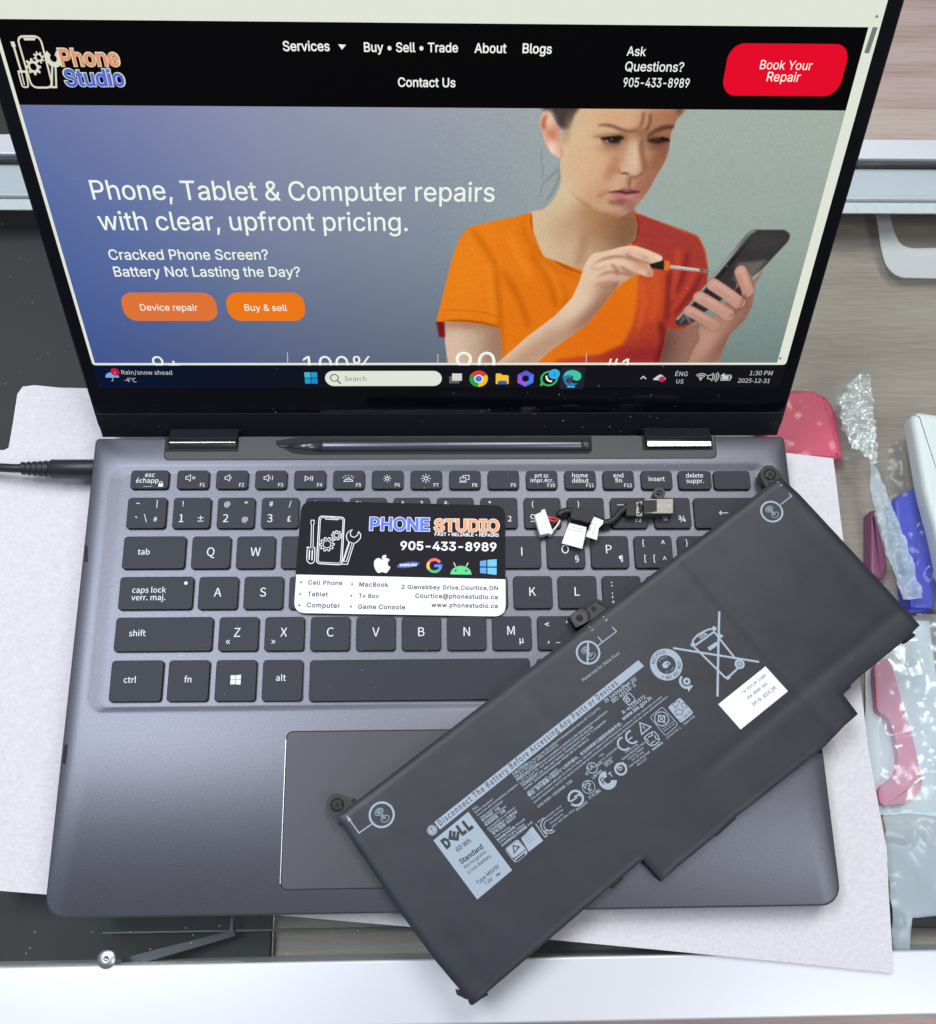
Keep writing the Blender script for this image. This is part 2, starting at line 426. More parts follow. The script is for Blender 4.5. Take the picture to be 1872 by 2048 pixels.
fy0, fy1 = 75.4, 84.2
F = dict(
 esc=[('esc', 0, 1.2, 2.9), ('échapp.', -.6, -1.5, 2.9)])
key(-136.9, -120.4, fy0, fy1, F['esc'], lock)
fx = [-116.8+17.03*i for i in range(15)]
draws = [lambda m, c: spk(m, c, 0, True), lambda m, c: spk(m, c, 1), lambda m, c: spk(m, c, 2), play, kbl, lambda m, c: sun(m, c, .75, .5), lambda m, c: sun(m, c, .8, .9), disp, None]
def dft(fn): return (lambda m, c: fn(m, (c[0]-.2, c[1]+.6))) if fn else None
for i in range(14):
    x0 = fx[i] if i < 14 else 0; x1 = x0+13.9
    if i < 9: key(x0, x1, fy0, fy1, [('F%d' % (i+1), 4.3, -3.3, 2.2)], dft(draws[i]))
    elif i == 9: key(x0, x1, fy0, fy1, [('prt sc', 0, 1.2, 2.5), ('impr.écr.', 0, -1.1, 2.5), ('F10', 4, -3.4, 2.2)])
    elif i == 10: key(x0, x1, fy0, fy1, [('home', 0, 1.2, 2.7), ('début', 0, -1.3, 2.7), ('F11', 4.2, -3.4, 2.2)])
    elif i == 11: key(x0, x1, fy0, fy1, [('end', 0, 1.2, 2.7), ('fin', 0, -1.2, 2.7), ('F12', 4, -3.4, 2.2)])
    elif i == 12: key(x0, x1, fy0, fy1, [('insert', 0, -.5, 2.8)])
    elif i == 13: key(x0-.4, x1+.4, fy0, fy1, [('delete', 0, 1.2, 2.7), ('suppr.', 0, -1.4, 2.7)])
key(120.0, 136.4, fy0, fy1)
ny0, ny1 = 57.0, 71.3
numl = [[('~', -4, 3.2, 3.4), ('|', 4.2, 3.2, 3.4), ('`', -4.3, -4.6, 3.6), ('\\', -.3, -3.6, 4), ('#', 4, -4, 3)],
 [('!', -4, 3.1, 3.2), ('1', -4.3, -4.2, 4.9), ('±', 4, -4, 3.4)], [('@', -4, 3.1, 3.0), ('“', 4.2, 2.4, 3.6), ('2', -4.3, -4.2, 4.9), ('@', 4, -4, 3)],
 [('#', -4, 3.1, 3.2), ('/', 4.2, 3.1, 3.2), ('3', -4.3, -4.2, 4.9), ('£', 4, -4, 3.4)], [('$', -4, 3.1, 3.2), ('4', -4.3, -4.2, 4.9), ('¢', 4, -4, 3.4)],
 [('%', -4, 3.1, 3.2), ('5', -4.3, -4.2, 4.9)], [('^', -4, 3.1, 3.2), ('?', 4.2, 3.1, 3.2), ('6', -4.3, -4.2, 4.9)], [('&', -4, 3.1, 3.2), ('7', -4.3, -4.2, 4.9)],
 [('*', -4, 3.1, 3.2), ('8', -4.3, -4.2, 4.9), ('2', 4.6, -4, 3.4)], [('(', -4.2, 3.1, 3.2), ('9', -4.3, -4.2, 4.9)], [(')', -3.2, 3.1, 3.2), ('0', -4.3, -4.2, 4.9)],
 [('—', -3.6, 2.8, 3.6), ('½', 3.6, -4.2, 3.8)], [('+', -3.8, 3.1, 3.2), ('=', -3.2, -4.3, 4), ('¾', 4, -4.2, 3.8)]]
key(-137.1, -120.3, ny0, ny1, numl[0])
for i in range(1, 13): key(-117.4+P*(i-1), -101.2+P*(i-1), ny0, ny1, numl[i])
def arrow(m, c): S_(m, (c[0]-.5, c[1]), [(-2, 0), (2, 0)], .3); S_(m, (c[0]-.5, c[1]), [(-1, .9), (-2, 0), (-1, -.9)], .3)
key(110.0, 136.9, ny0, ny1, (), arrow)
qy0, qy1 = 38.7, 53.4
key(-137.2, -110.8, qy0, qy1, [('tab', -4.4, -.9, 3.4)])
ql = 'QWERTYUIOP'
for i, ch in enumerate(ql):
    L = [(ch, -.1, -1.6, 5.2)]
    if ch == 'O': L = [(ch, -.3, -.6, 5.2), ('§', 4.6, -4.4, 3.6)]
    if ch == 'P': L = [(ch, -.4, -.6, 5.2), ('¶', 4.6, -4.4, 3.6)]
    key(-108.1+P*i, -91.6+P*i, qy0, qy1, L)
key(-108.1+P*10, -91.6+P*10, qy0, qy1, [('{', -4.3, 3, 3.4), ('^', 4.4, 2.6, 3.6), ('[', -3.8, -4.2, 3.6), ('[', .2, -4.2, 3.6), ('^', 4.6, -4.8, 3.6)])
key(-108.1+P*11, -91.6+P*11, qy0, qy1, [('}', -4.3, 3, 3.4), (']', -3.8, -4.2, 3.6)])
key(-108.1+P*12, 136.9, qy0, qy1, [('\\', -2, -4, 3.6)])
ay0, ay1 = 20.7, 35.2
def dot(m, c): fill(m, P7, circ((c[0]+12.2, c[1]+4.3), .75, 14), M_leg)
key(-137.2, -106.3, ay0, ay1, [('caps lock', -3.0, .2, 3.3), ('verr. maj.', -3.0, -3.1, 3.3)], dot)
for i, ch in enumerate('ASDFGHJKL'): key(-104.0+P*i, -87.4+P*i, ay0, ay1, [(ch, -.2, -1.6, 5.2)])
key(-104+P*9, -87.4+P*9, ay0, ay1, [(':', -4.2, 2.6, 3.8), (';', -4.2, -2.2, 3.6), ('°', -4, -6.6, 3.6)])
key(-104+P*10, -87.4+P*10, ay0, ay1, [('“', -4, 2, 3.8), ('’', -4, -4, 3.6)])
key(-104+P*11, 136.9, ay0, ay1, [('enter', 2, -1, 3.4)])
zy0, zy1 = 2.7, 17.4
key(-137.3, -97.0, zy0, zy1, [('shift', -10.9, -.7, 3.4)])
zl = [[('Z', -.6, -1.2, 5.2), ('«', -4.2, -4.6, 4.4)], [('X', -.3, -1.2, 5.2), ('»', -4.5, -4.6, 4.4)], [('C', 0, -1.2, 5.2)], [('V', 0, -1.2, 5.2)], [('B', 0, -1.2, 5.2)], [('N', 0, -1.2, 5.2)],
 [('M', -.4, -.8, 5.2), ('µ', 4, -4.3, 3.6)], [('<', -4.2, 2.4, 3.8), ('’', 4.2, 2.0, 3.8), (',', -3.8, -4, 3.8), ('_', .2, -3.8, 3.6)], [('>', -4.2, 2.4, 3.8), ('.', -3.8, -4, 3.8)], [('?', -4.2, 2.4, 3.8), ('/', -3.8, -4, 3.8)]]
for i, L in enumerate(zl): key(-94.4+P*i, -77.9+P*i, zy0, zy1, L)
key(-94.4+P*10, 136.9, zy0, zy1, [('shift', 2, -1, 3.4)])
cy0, cy1 = -18.3, -1.0
def win(m, c):
    for sx in (0, 1):
        for sy in (0, 1):
            x = c[0]-2.15+sx*2.2; y = c[1]-1.6+sy*2.0; fill(m, P7, [(x, y), (x+2.0, y-(.15 if sy == 0 and sx else 0)), (x+2.0, y+1.8+(.2 if sy and sx else 0)), (x, y+1.8)], M_leg)
key(-137.4, -116.2, cy0, cy1, [('ctrl', -2.6, -.7, 3.4)])
key(-114.0, -97.2, cy0, cy1, [('fn', -.2, -.7, 3.5)])
key(-94.6, -77.9, cy0, cy1, (), win)
key(-75.4, -58.9, cy0, cy1, [('alt', -.6, -.2, 3.5)])
key(-56.1, 35.2, cy0, cy1)
for i, s in enumerate(('alt gr', 'ctrl')): key(38.0+P*i, 54.6+P*i, cy0, cy1, [(s, 0, -.7, 3.2)])
for i in range(3): key(76.2+P*i, 92.4+P*i, cy0, cy1)

# ------------------------------------------------------------------ hinge strip, hinges
mb = MB()
hx0, hx1, hy0 = -123.1, 122.3, 90.1
o = [(hx0, LD/2+.2)] + [q for q in rrect(hx0, hy0, hx1, hy0+20, 2.4, 5)[12:24]] + [(hx1, LD/2+.2)]
fill(mb, PZ(.02), [(x*1.0034, y-.3 if y < 99 else y) for x, y in o], M_black)
mb.build('strip_gap', laptop)
mb = MB(); prism(mb, [(x, y) for x, y in o], -.5, .12, M_hcov, .05); mb.build('hinge_strip', laptop)
def hinge(x0, x1, bright):
    mb = MB(); fill(mb, PZ(.14), [(x0-1.4, 93.9), (x1+.6, 93.9), (x1+.6, LD/2+.3), (x0-1.4, LD/2+.3)], M_black)
    mb.add([(x0-1.4, LD/2+.3, .14), (x1+.6, LD/2+.3, .14), (x1+.6, LD/2+.3, -8), (x0-1.4, LD/2+.3, -8)], [(0, 1, 2, 3)], M_black)
    tube(mb, [(x0, 98.4, -2.2), (x0+.5, 98.4, -2.2), (x1-.5, 98.4, -2.2), (x1, 98.4, -2.2)], [3.4, 3.9, 3.9, 3.4], M_chrome, 40)
    w_ = 2.2 if bright else .6
    box(mb, x0+.6, (96.2 if bright else 97.6)-w_/2, 1.5, x1-.6, (96.2 if bright else 97.6)+w_/2, 1.95, mat('hinge_highlight', (.70, .70, .72), .22, 1.), .15)  # bright strip shaped as the highlight along the barrel
    # arm up into the lid
    v = []
    for x in (x0, x1):
        v += [(x, 98.4, 2.0), (x, 105.5, -1.0), (x, LO[1]+LU[1]*3.4-LN[1]*-.4, LO[2]+LU[2]*3.4+LN[2]*.4), (x, LO[1]+LU[1]*8-LN[1]*2, LO[2]+LU[2]*8-LN[2]*2), (x, 106, -5), (x, 98.4, -6)]
    k = 6; mb.add(v, [(i, i+k, (i+1) % k+k, (i+1) % k) for i in range(k)]+[tuple(range(k)), tuple(reversed(range(k, 2*k)))], M_strip)
    return mb.build('hinge', laptop)
hinge(-121.7, -91.5, 0); hinge(90.7, 120.6, 1)
# ------------------------------------------------------------------ lid
LIDH = 199.5; LT = 5.2
mb = MB(); pl = PS(0); plb = PS(-LT)
ol = rrect(-LW/2, .4, LW/2, LIDH, 7, 6)
nO = len(ol)
mb.add([PS(-.55)(u, v) for u, v in ol]+[PS(-LT+1)(u, v) for u, v in ol]+[plb(u*.992, v) for u, v in ol], [(i, i+nO, (i+1) % nO+nO, (i+1) % nO) for i in range(nO)]+[(nO+i, i+2*nO, (i+1) % nO+2*nO, nO+(i+1) % nO) for i in range(nO)]+[tuple(range(2*nO, 3*nO))], M_lid)
mb.add([PS(-.55)(u, v) for u, v in ol], [tuple(range(nO))], M_lid)
mb.build('lid', laptop)
mb = MB(); gl = rrect(-153.6, 13.2, 153.6, LIDH-.8, 5, 6)
nO = len(gl); mb.add([PS(0)(*q) for q in gl]+[PS(-.6)(*q) for q in gl], [tuple(range(nO))]+[(i, i+nO, (i+1) % nO+nO, (i+1) % nO) for i in range(nO)], M_glass)
mb.build('screen_glass', laptop)
mb = MB(); gl = [(-153.9, .6), (153.9, .6), (153.9, 12.9), (-153.9, 12.9)]
mb.add([PS(-.1)(*q) for q in gl]+[PS(-.8)(*q) for q in gl], [(0, 1, 2, 3)]+[(i, i+4, (i+1) % 4+4, (i+1) % 4) for i in range(4)], M_strip)
stroke(mb, PS(-.05), [(-153.9, 12.75), (153.9, 12.75)], .35, mat('strip_edge', (.10, .11, .13), .3, .6))
for x0, x1 in ((-121.8, -91.0), (89.2, 120.3)):
    fill(mb, PS(-.04), [(x0, .5), (x1, .5), (x1, 4.2), (x0, 4.2)], M_black); stroke(mb, PS(-.02), [(x0, 4.2), (x1, 4.2)], .35, mat('strip_edge', (0, 0, 0)))
mb.build('lower_strip', laptop)

mb = MB()
for i in range(130):
    x, y = rnd.choice([(rnd.uniform(20, 150), rnd.uniform(72, 90)), (rnd.uniform(-140, 150), rnd.uniform(54, 96)), (rnd.uniform(-140, 20), rnd.uniform(-90, 40))]); s = rnd.choice([.06, .08, .1, .14])
    fill(mb, PZ(.08 if y > 88 or y < -22 else .66), circ((x, y), s, 5, s*rnd.uniform(.4, 1), rnd.random()*3), M_dust)
o = mb.build('deck_dust', laptop); o['kind'] = 'stuff'

# ------------------------------------------------------------------ stylus pen in its garage
mb = MB(); ty = (-68.63,96.71)
tx0, tx1 = -74.5, 66.6; tyc = 96.4
fill(mb, PZ(.13), [(tx0, tyc+.8), (tx0+8, tyc-3.6), (tx0+14, tyc-4.2)]+[(tx1-1.5, tyc-4.2), (tx1, tyc-2.6), (tx1, LD/2+.1), (tx0+10, LD/2+.1), (tx0, tyc+2.8)], M_black)
mb.build('pen_trough', laptop)
M_pen = mat('pen_barrel', (.10, .105, .13), .3, .7)
M_tip = mat('pen_tip', (.03, .03, .035), .4)
pen = thing('stylus_pen', 'dark grey stylus pen lying in the slot between the two laptop hinges', 'stylus')
mb = MB(); tube(mb, [(-54.5, tyc, -.6), (-53, tyc, -.6), (61.4, tyc, -.6), (61.9, tyc, -.6)], [2.8, 3.0, 3.0, 2.9], M_pen, 8); mb.build('barrel', pen)
mb = MB(); tube(mb, [(-68.5, tyc, -.2), (-54.4, tyc, -.6)], [1.0, 2.9], M_pen, 20); tube(mb, [(-73.2, tyc, -.1), (-72.8, tyc, -.1), (-68.4, tyc, -.2)], [.35, .6, 1.05], M_tip, 14); mb.build('nib', pen)
mb = MB(); tube(mb, [(62.0, tyc, -.6), (65.0, tyc, -.6), (65.4, tyc, -.6)], [2.95, 2.95, 2.6], mat('pen_cap', (.05, .053, .06), .4, .4), 8); mb.build('end_cap', pen)

# ------------------------------------------------------------------ the lit screen
SB, ST, SL, SR = 26.0, 191.4, -148.9, 148.7          # picture area on the glass
PGB, PGT, HB = 38.1, 165.0, 138.9                    # page bottom, page top, foot of the black page header
PL_, PR_ = -147.7, 144.6
E_white = emi('lit_ivory', (232, 236, 222), .86); E_text = emi('lit_text', (236, 242, 232), .95); E_hdr = emi('lit_black', (5, 4, 5), 1.)
E_red = emi('lit_red', (232, 8, 42)); E_or = emi('lit_orange', (238, 120, 22)); E_or2 = emi('lit_orange_muted', (224, 116, 56)); E_grey = emi('lit_grey', (120, 122, 118)); E_task = emi('lit_taskbar', (15, 17, 27), 1.)
E_dim = emi('lit_dim_text', (205, 208, 205)); E_lorange = emi('lit_logo_orange', (232, 150, 104)); E_lblue = emi('lit_logo_blue', (74, 108, 226)); E_cream = emi('lit_cream', (222, 220, 200))
display = MB(); fill(display, PS(.03), [(SL, SB), (SR, SB), (SR, ST), (SL, ST)], E_task)
display = display.build('display', laptop)
mb = MB(); fill(mb, PS(.06), rpoly([(SL, PGB-1.1), (SR, PGB-1.1), (SR, ST), (SL, ST)], 1.6), E_white)
# scroll bar
stroke(mb, PS(.09), circ((0, 0), 1, 4)[:0] or [(146.96,165.03),(146.42,157.18)], 1.75, E_grey)
fill(mb, PS(.09), [(146.31,168.82),(147.23,167.85),(145.81,167.84)], E_grey); fill(mb, PS(.09), [(144.61,40.54),(146.17,40.64),(145.60,39.33)], E_grey)
mb.build('browser_window', display)
mb = MB(); fill(mb, PS(.10), [(PL_, HB), (PR_, HB), (PR_, PGT), (PL_, PGT)], E_hdr); mb.build('page_header', display)
def hero_bg(u, v):
    """the page's blue-to-grey-green banner colour with screen reflection mixed in (sRGB)"""
    s = np.clip((u-PL_)/(PR_-PL_), 0, 1); t = np.clip((v-PGB)/(HB-PGB), 0, 1)
    st = [0, .10, .28, .5, .72, 1.]
    top = np.array([(104, 120, 170), (118, 128, 172), (142, 147, 176), (154, 160, 174), (164, 174, 168), (166, 178, 168)], float)
    mid = np.array([(82, 104, 160), (94, 112, 162), (120, 130, 158), (130, 142, 156), (156, 170, 166), (150, 166, 158)], float)
    bot = np.array([(66, 88, 146), (74, 92, 142), (90, 102, 132), (98, 110, 126), (118, 134, 132), (112, 132, 128)], float)
    o = np.zeros(s.shape+(3,))
    for k in range(3):
        a = np.interp(s, st, top[:, k]); b = np.interp(s, st, mid[:, k]); c = np.interp(s, st, bot[:, k])
        o[..., k] = np.where(t > .5, b+(a-b)*(t-.5)*2, c+(b-c)*t*2)
    return o
def lin_np(c):
    c = np.clip(c, 0, 255)/255; return np.where(c <= .04045, c/12.92, ((c+.055)/1.055)**2.4)
def picture(name, u0, u1, v0, v1, cols, off, parent, keep=None):
    """a flat picture: a fine sheet with one colour per corner, lit from behind"""
    ny, nx = cols.shape[:2]
    U, V = np.meshgrid(np.linspace(u0, u1, nx), np.linspace(v0, v1, ny))
    co = np.stack([U, LO[1]+LU[1]*V+LN[1]*off, LO[2]+LU[2]*V+LN[2]*off], -1).reshape(-1, 3)*MM
    idx = np.arange(nx*ny).reshape(ny, nx)
    q = np.stack([idx[:-1, :-1], idx[:-1, 1:], idx[1:, 1:], idx[1:, :-1]], -1)
    q = q[keep] if keep is not None else q.reshape(-1, 4)
    me = bpy.data.meshes.new(name); nf = len(q)
    me.vertices.add(len(co)); me.vertices.foreach_set('co', co.astype(np.float32).ravel())
    me.loops.add(nf*4); me.loops.foreach_set('vertex_index', q.astype(np.int32).ravel())
    me.polygons.add(nf); me.polygons.foreach_set('loop_start', np.arange(0, nf*4, 4, dtype=np.int32)); me.polygons.foreach_set('loop_total', np.full(nf, 4, np.int32))
    me.update(calc_edges=True)
    a = me.color_attributes.new('picture', 'FLOAT_COLOR', 'POINT')
    a.data.foreach_set('color', np.concatenate([lin_np(cols).reshape(-1, 3), np.ones((nx*ny, 1))], 1).astype(np.float32).ravel())
    m = bpy.data.materials.get('lit_picture')
    if not m:
        m = mat('lit_picture', (0, 0, 0), .06, 0, .14, emit=(0, 0, 0)); t = m.node_tree; at = t.nodes.new('ShaderNodeAttribute'); at.attribute_name = 'picture'
        t.links.new(at.outputs['Color'], t.nodes['Principled BSDF'].inputs['Emission Color']); t.nodes['Principled BSDF'].inputs['Emission Strength'].default_value = .9
    me.materials.append(m)
    o = bpy.data.objects.new(name, me); COL.objects.link(o); o.parent = parent; return o
nx, ny = 220, 76
U, V = np.meshgrid(np.linspace(PL_, PR_, nx), np.linspace(PGB, HB, ny)); picture('page_banner', PL_, PR_, PGB, HB, hero_bg(U, V), .10, display)
# writing on the page
p1, p2, p3 = PS(.14), PS(.18), PS(.22)
def words(name, items, pl, m, font='inter', **kw):
    for it in items:
        mb = MB(); T(mb, pl, it[0], it[1], it[2], m, font, **{**kw, **(it[3] if len(it) > 3 else {})})
        if it[0] == 'Services': fill(mb, pl, [(-35.05,158.49),(-33.88,156.89),(-32.39,158.36)], m)
        mb.build(name, display)
words('menu_text', [('Services', (-53.77,156.36),(-37.98,156.48)), ('Buy • Sell • Trade', (-26.40,156.33),(5.55,156.42)), ('About', (11.12,156.30),(22.07,156.31)), ('Blogs', (27.54,156.35),(37.57,156.20)), ('Contact Us', (-15.27,145.60),(4.74,145.58)),
  ('Ask', (63.39,155.85),(69.99,155.74), dict(bold=.012)), ('Questions?', (63.41,151.07),(83.83,150.98), dict(bold=.012)), ('905-433-8989', (63.44,146.10),(86.67,146.02), dict(bold=.012, ys=1.28))], p1, E_text, bold=.02)
words('headline_text', [('Phone, Tablet & Computer repairs', (-130.56,106.48), (19.71,106.29)), ('with clear, upfront pricing.', (-130.85,94.96),(-13.40,94.96)), ('Cracked Phone Screen?', (-130.17,83.28),(-68.30,83.44), dict(bold=.012)), ('Battery Not Lasting the Day?', (-129.86,76.42),(-56.58,76.47), dict(bold=.012))], p1, E_text, bold=.006)
words('figure_text', [('9+', (-123.38,33.88),(-112.12,33.87)), ('100%', (-59.73,33.33),(-30.16,33.30)), ('90', (5.38,32.27),(22.52,32.25)), ('#1', (69.78,32.71),(81.66,32.70))], p1, E_text)
for a, b in (((-65.79,43.05),(-66.26,37.26)), ((-2.17,42.43),(-2.20,37.22)), ((61.24,42.50),(61.60,36.79))): mb = MB(); stroke(mb, p1, [a, b], .3, E_dim); mb.build('divider_line', display)
def button(name, box_pts, r, m, writing):
    mb = MB(); us = [q[0] for q in box_pts]; vs = [q[1] for q in box_pts]
    fill(mb, p2, rrect(min(us), min(vs), max(us), max(vs), r, 8), m)
    for txt, a, b in writing: T(mb, p3, txt, a, b, E_text, bold=.006)
    o = mb.build(name, display); return o
button('red_button', [(98.39,151.95),(140.25,151.62),(117.58,159.89),(120.80,143.55)], 5.2, E_red, [('Book Your', (110.30,152.04),(128.55,151.86)), ('Repair', (113.61,148.23),(125.32,148.15))])
button('orange_button', [(-130.00,63.69),(-91.96,63.74),(-110.18,69.73),(-112.70,57.45)], 5.0, E_or2, [('Device repair', (-122.88,62.04),(-99.80,61.95))])
button('orange_button', [(-87.83,63.74),(-56.30,63.78),(-71.43,69.79),(-73.08,57.48)], 5.0, E_or, [('Buy & sell', (-80.77,61.97),(-63.57,61.88))])
# site logo
def gear(mb, pl, c, r0, r1, rh, n, m, w=None, rot=0):
    pts = []
    for i in range(n):
        for da, r in ((-.30, r0), (-.17, r1), (.17, r1), (.30, r0)):
            t = 2*math.pi*(i+da)/n+rot; pts.append((c[0]+r*math.cos(t), c[1]+r*math.sin(t)))
    if w: stroke(mb, pl, pts, w, m, True); ring(mb, pl, c, rh-w/2, rh+w/2, m, 24)
    else:
        N = len(pts); hole = [(c[0]+rh*math.cos(math.atan2(q[1]-c[1], q[0]-c[0])), c[1]+rh*math.sin(math.atan2(q[1]-c[1], q[0]-c[0]))) for q in pts]
        mb.add([pl(*q) for q in pts+hole], [(i, (i+1) % N, N+(i+1) % N, N+i) for i in range(N)], m)
mb = MB()
stroke(mb, p1, rpoly([(-141.92,160.01),(-134.24,160.07),(-134.44,144.48),(-141.69,144.43)], 2.2), .62, E_cream, True)
fill(mb, p1, [(-140.03,159.60),(-135.72,159.63),(-136.35,158.86),(-139.73,158.83)], E_cream)
gear(mb, p1, (-139.23,150.88), 1.9, 2.6, 1.1, 8, E_cream); gear(mb, p1, (-136.53,153.75), 1.3, 1.85, .75, 8, E_cream, None, .2)
stroke(mb, p1, [(-143.90,158.44),(-143.87,156.38),(-143.78,149.73)], .7, E_cream); stroke(mb, p1, [(-143.90,158.44),(-143.85,156.87)], 1.3, E_cream)
stroke(mb, p1, rpoly([(-144.81,149.34),(-142.17,149.36),(-142.76,144.55),(-144.85,144.54)], .8), .5, E_cream, True); stroke(mb, p1, [(-143.83,148.98),(-143.96,145.18)], .4, E_cream); stroke(mb, p1, [(-145.00,149.34),(-141.95,149.44)], .7, E_cream)
ring(mb, p1, (-131.69,153.54), 1.15, 2.75, E_cream, 24, 125, 415); stroke(mb, p1, [(-132.60,151.80),(-134.82,144.60),(-133.29,144.62),(-131.50,151.81)], .6, E_cream, True)
for txt, m, (a, b) in (('Phone', E_lorange, ((-129.39,151.33),(-109.76,151.47))), ('Studio', E_lblue, ((-129.68,145.07),(-109.50,145.21)))):
    T(mb, p1, txt, (a[0]-.45, a[1]), (b[0]+.45, b[1]), E_cream, bold=.06); T(mb, p2, txt, a, b, m, bold=.03)
mb.build('page_logo', display)
# ------------------------------------------------------------------ task bar
pt, pi, pj = PS(.26), PS(.30), PS(.34)
E_navy = emi('lit_taskbar_left', (8, 22, 52), 1.)
def bar_cols(u, v):
    s = np.clip((u-SL)/(SR-SL), 0, 1)[..., None]
    return (1-np.clip(s*2.6, 0, 1))*np.array([6., 20, 48])+np.clip(s*2.6, 0, 1)*np.array([20., 19, 27])  # navy left end: reflection on the screen glass painted into the bar
U, V = np.meshgrid(np.linspace(SL, SR, 60), np.linspace(SB, PGB-1.1, 4)); tb = picture('taskbar', SL, SR, SB, PGB-1.1, bar_cols(U, V), .24, display)
words('taskbar_text', [('Rain/snow ahead', (-137.49,32.77),(-116.14,32.56)), ('-4°C', (-137.23,29.08),(-132.14,28.98)), ('ENG', (101.17,31.77),(106.53,31.68)), ('US', (102.13,28.10),(105.33,28.01)), ('1:30 PM', (133.78,32.11),(143.78,32.01)), ('2025-12-31', (129.38,28.45),(143.51,28.24))], pi, E_dim, 'noto')
c = lambda n, rgb: emi('icon_'+n, rgb)
mb = MB(); C0 = (-141.81,31.58)
fill(mb, pi, circ((-141.90,31.21), 2.9, 24, 2.5, 0, 0, 180), c('umbrella', (110, 176, 226))); stroke(mb, pi, [(-141.85,31.39),(-142.02,29.73),(-142.79,29.55)], .35, c('handle', (150, 170, 190))); fill(mb, pj, circ((-140.18,33.96), 1.85, 24), c('badge', (196, 24, 66))); T(mb, PS(.38), '1', (-140.52,33.23),(-140.03,33.23), E_text)
mb.build('weather_icon', display)
mb = MB()
for k, (x0, y0, x1, y1) in enumerate(((1127,64,1159,92), (1163,64,1196,92), (1129,96,1160,123), (1164,96,1198,123))):
    pass
for k, q in enumerate(([(-59.68,33.70),(-57.08,33.70),(-57.26,31.11),(-59.79,31.12)], [(-56.75,33.70),(-54.15,33.70),(-54.32,31.11),(-56.93,31.11)], [(-59.75,30.75),(-57.30,30.74),(-57.47,28.22),(-59.85,28.23)], [(-56.97,30.74),(-54.27,30.74),(-54.44,28.13),(-57.15,28.13)])):
    fill(mb, pi, q, c('start%d' % (k % 2+k//2), [(60, 190, 214), (36, 158, 206), (28, 140, 204)][k % 2+k//2]))
mb.build('start_icon', display)
mb = MB(); q = [(-50.99,30.83), (-0.56,30.49), (-29.25,34.32),(-29.64,26.96)]
fill(mb, pi, rrect(q[0][0], q[3][1], q[1][0], q[2][1], 9, 12), E_white); E_dark = emi('lit_dark', (40, 42, 44)); cc = (-46.96,31.01)
ring(mb, pj, cc, 1.45, 1.85, E_dark, 24); stroke(mb, pj, [(cc[0]+1.2, cc[1]-1.4), (cc[0]+2.6, cc[1]-2.9)], .5, E_dark); T(mb, pj, 'Search', (-42.65,29.51),(-33.21,29.41), emi('lit_hint', (110, 110, 104)), 'noto')
mb.build('search_box', display)
mb = MB(); fill(mb, pi, [(2.65,31.60),(7.02,31.60),(7.05,28.23),(2.66,28.24)], c('task_grey', (98, 98, 96))); fill(mb, pj, [(3.88,33.09),(8.16,33.08),(8.19,29.54),(3.89,29.55)], c('task_white', (214, 216, 208))); mb.build('task_view_icon', display)
def sector(mb, pl, c0, r0, r1, a0, a1, m): ring(mb, pl, c0, r0, r1, m, 16, a0, a1)
mb = MB(); g = (15.45,30.47); r = 4.0
for a0, a1, m in ((30, 150, (222, 62, 48)), (150, 270, (40, 160, 76)), (270, 390, (250, 196, 28))): sector(mb, pi, g, 1.5, r, a0, a1, c('c%d' % a0, m))
fill(mb, pj, circ(g, 1.95, 24), E_text); fill(mb, PS(.38), circ(g, 1.5, 24), c('cb', (60, 120, 226))); mb.build('browser_icon', display)
mb = MB(); fill(mb, pi, rpoly([(22.80,33.07),(24.94,33.06),(25.55,32.32),(28.44,32.13),(28.64,27.83),(22.99,27.83)], .5), c('folder', (246, 196, 44))); fill(mb, pj, rpoly([(24.00,29.52),(27.57,29.52),(28.14,27.73),(23.65,27.74)], .6), c('folderblue', (40, 100, 176))); mb.build('folder_icon', display)
mb = MB(); g = (35.89,30.54); hx = [(g[0]+4.0*math.cos(math.radians(a)), g[1]+4.0*math.sin(math.radians(a))) for a in range(30, 390, 60)]; hi = [(g[0]+1.7*math.cos(math.radians(a)), g[1]+1.7*math.sin(math.radians(a))) for a in range(30, 390, 60)]
for i in range(6): fill(mb, pi, [hx[i], hx[(i+1) % 6], hi[(i+1) % 6], hi[i]], c('hex%d' % (i//2), [(96, 90, 214), (150, 90, 226), (70, 130, 236)][i//2]))
mb.build('hexagon_icon', display)
mb = MB(); g = (46.17,30.53); ring(mb, pi, g, 3.0, 3.8, c('chat', (58, 190, 96)), 32); fill(mb, pi, [(g[0]-3.9, g[1]-3.7), (g[0]-3.2, g[1]-1), (g[0]-1.4, g[1]-2.9)], c('chat', (0, 0, 0)))
stroke(mb, pj, spline([(g[0]-1.3, g[1]+1.4), (g[0]-.9, g[1]-.2), (g[0]+.2, g[1]-1.2), (g[0]+1.4, g[1]-1.3)], 4, False), .8, E_text); fill(mb, PS(.38), circ((48.23,32.76), 2.45, 24), c('badge2', (50, 176, 236))); T(mb, PS(.42), '2', (47.80,31.93),(48.79,31.92), E_dark); mb.build('chat_icon', display)
mb = MB(); g = (56.20,30.70); fill(mb, PS(.28), rrect(g[0]-5.2, g[1]-5.4, g[0]+5.4, g[1]+5.2, 1), c('tile', (34, 36, 46)))
fill(mb, pi, spline([(g[0]-4, g[1]+.2), (g[0]-3, g[1]+3), (g[0], g[1]+4), (g[0]+3.2, g[1]+2.6), (g[0]+3.9, g[1]+.2), (g[0]+2.5, g[1]-1.2), (g[0]+.5, g[1]-.6), (g[0]+.2, g[1]+1), (g[0]-1.6, g[1]+1.3)], 5), c('wave1', (66, 200, 160)))
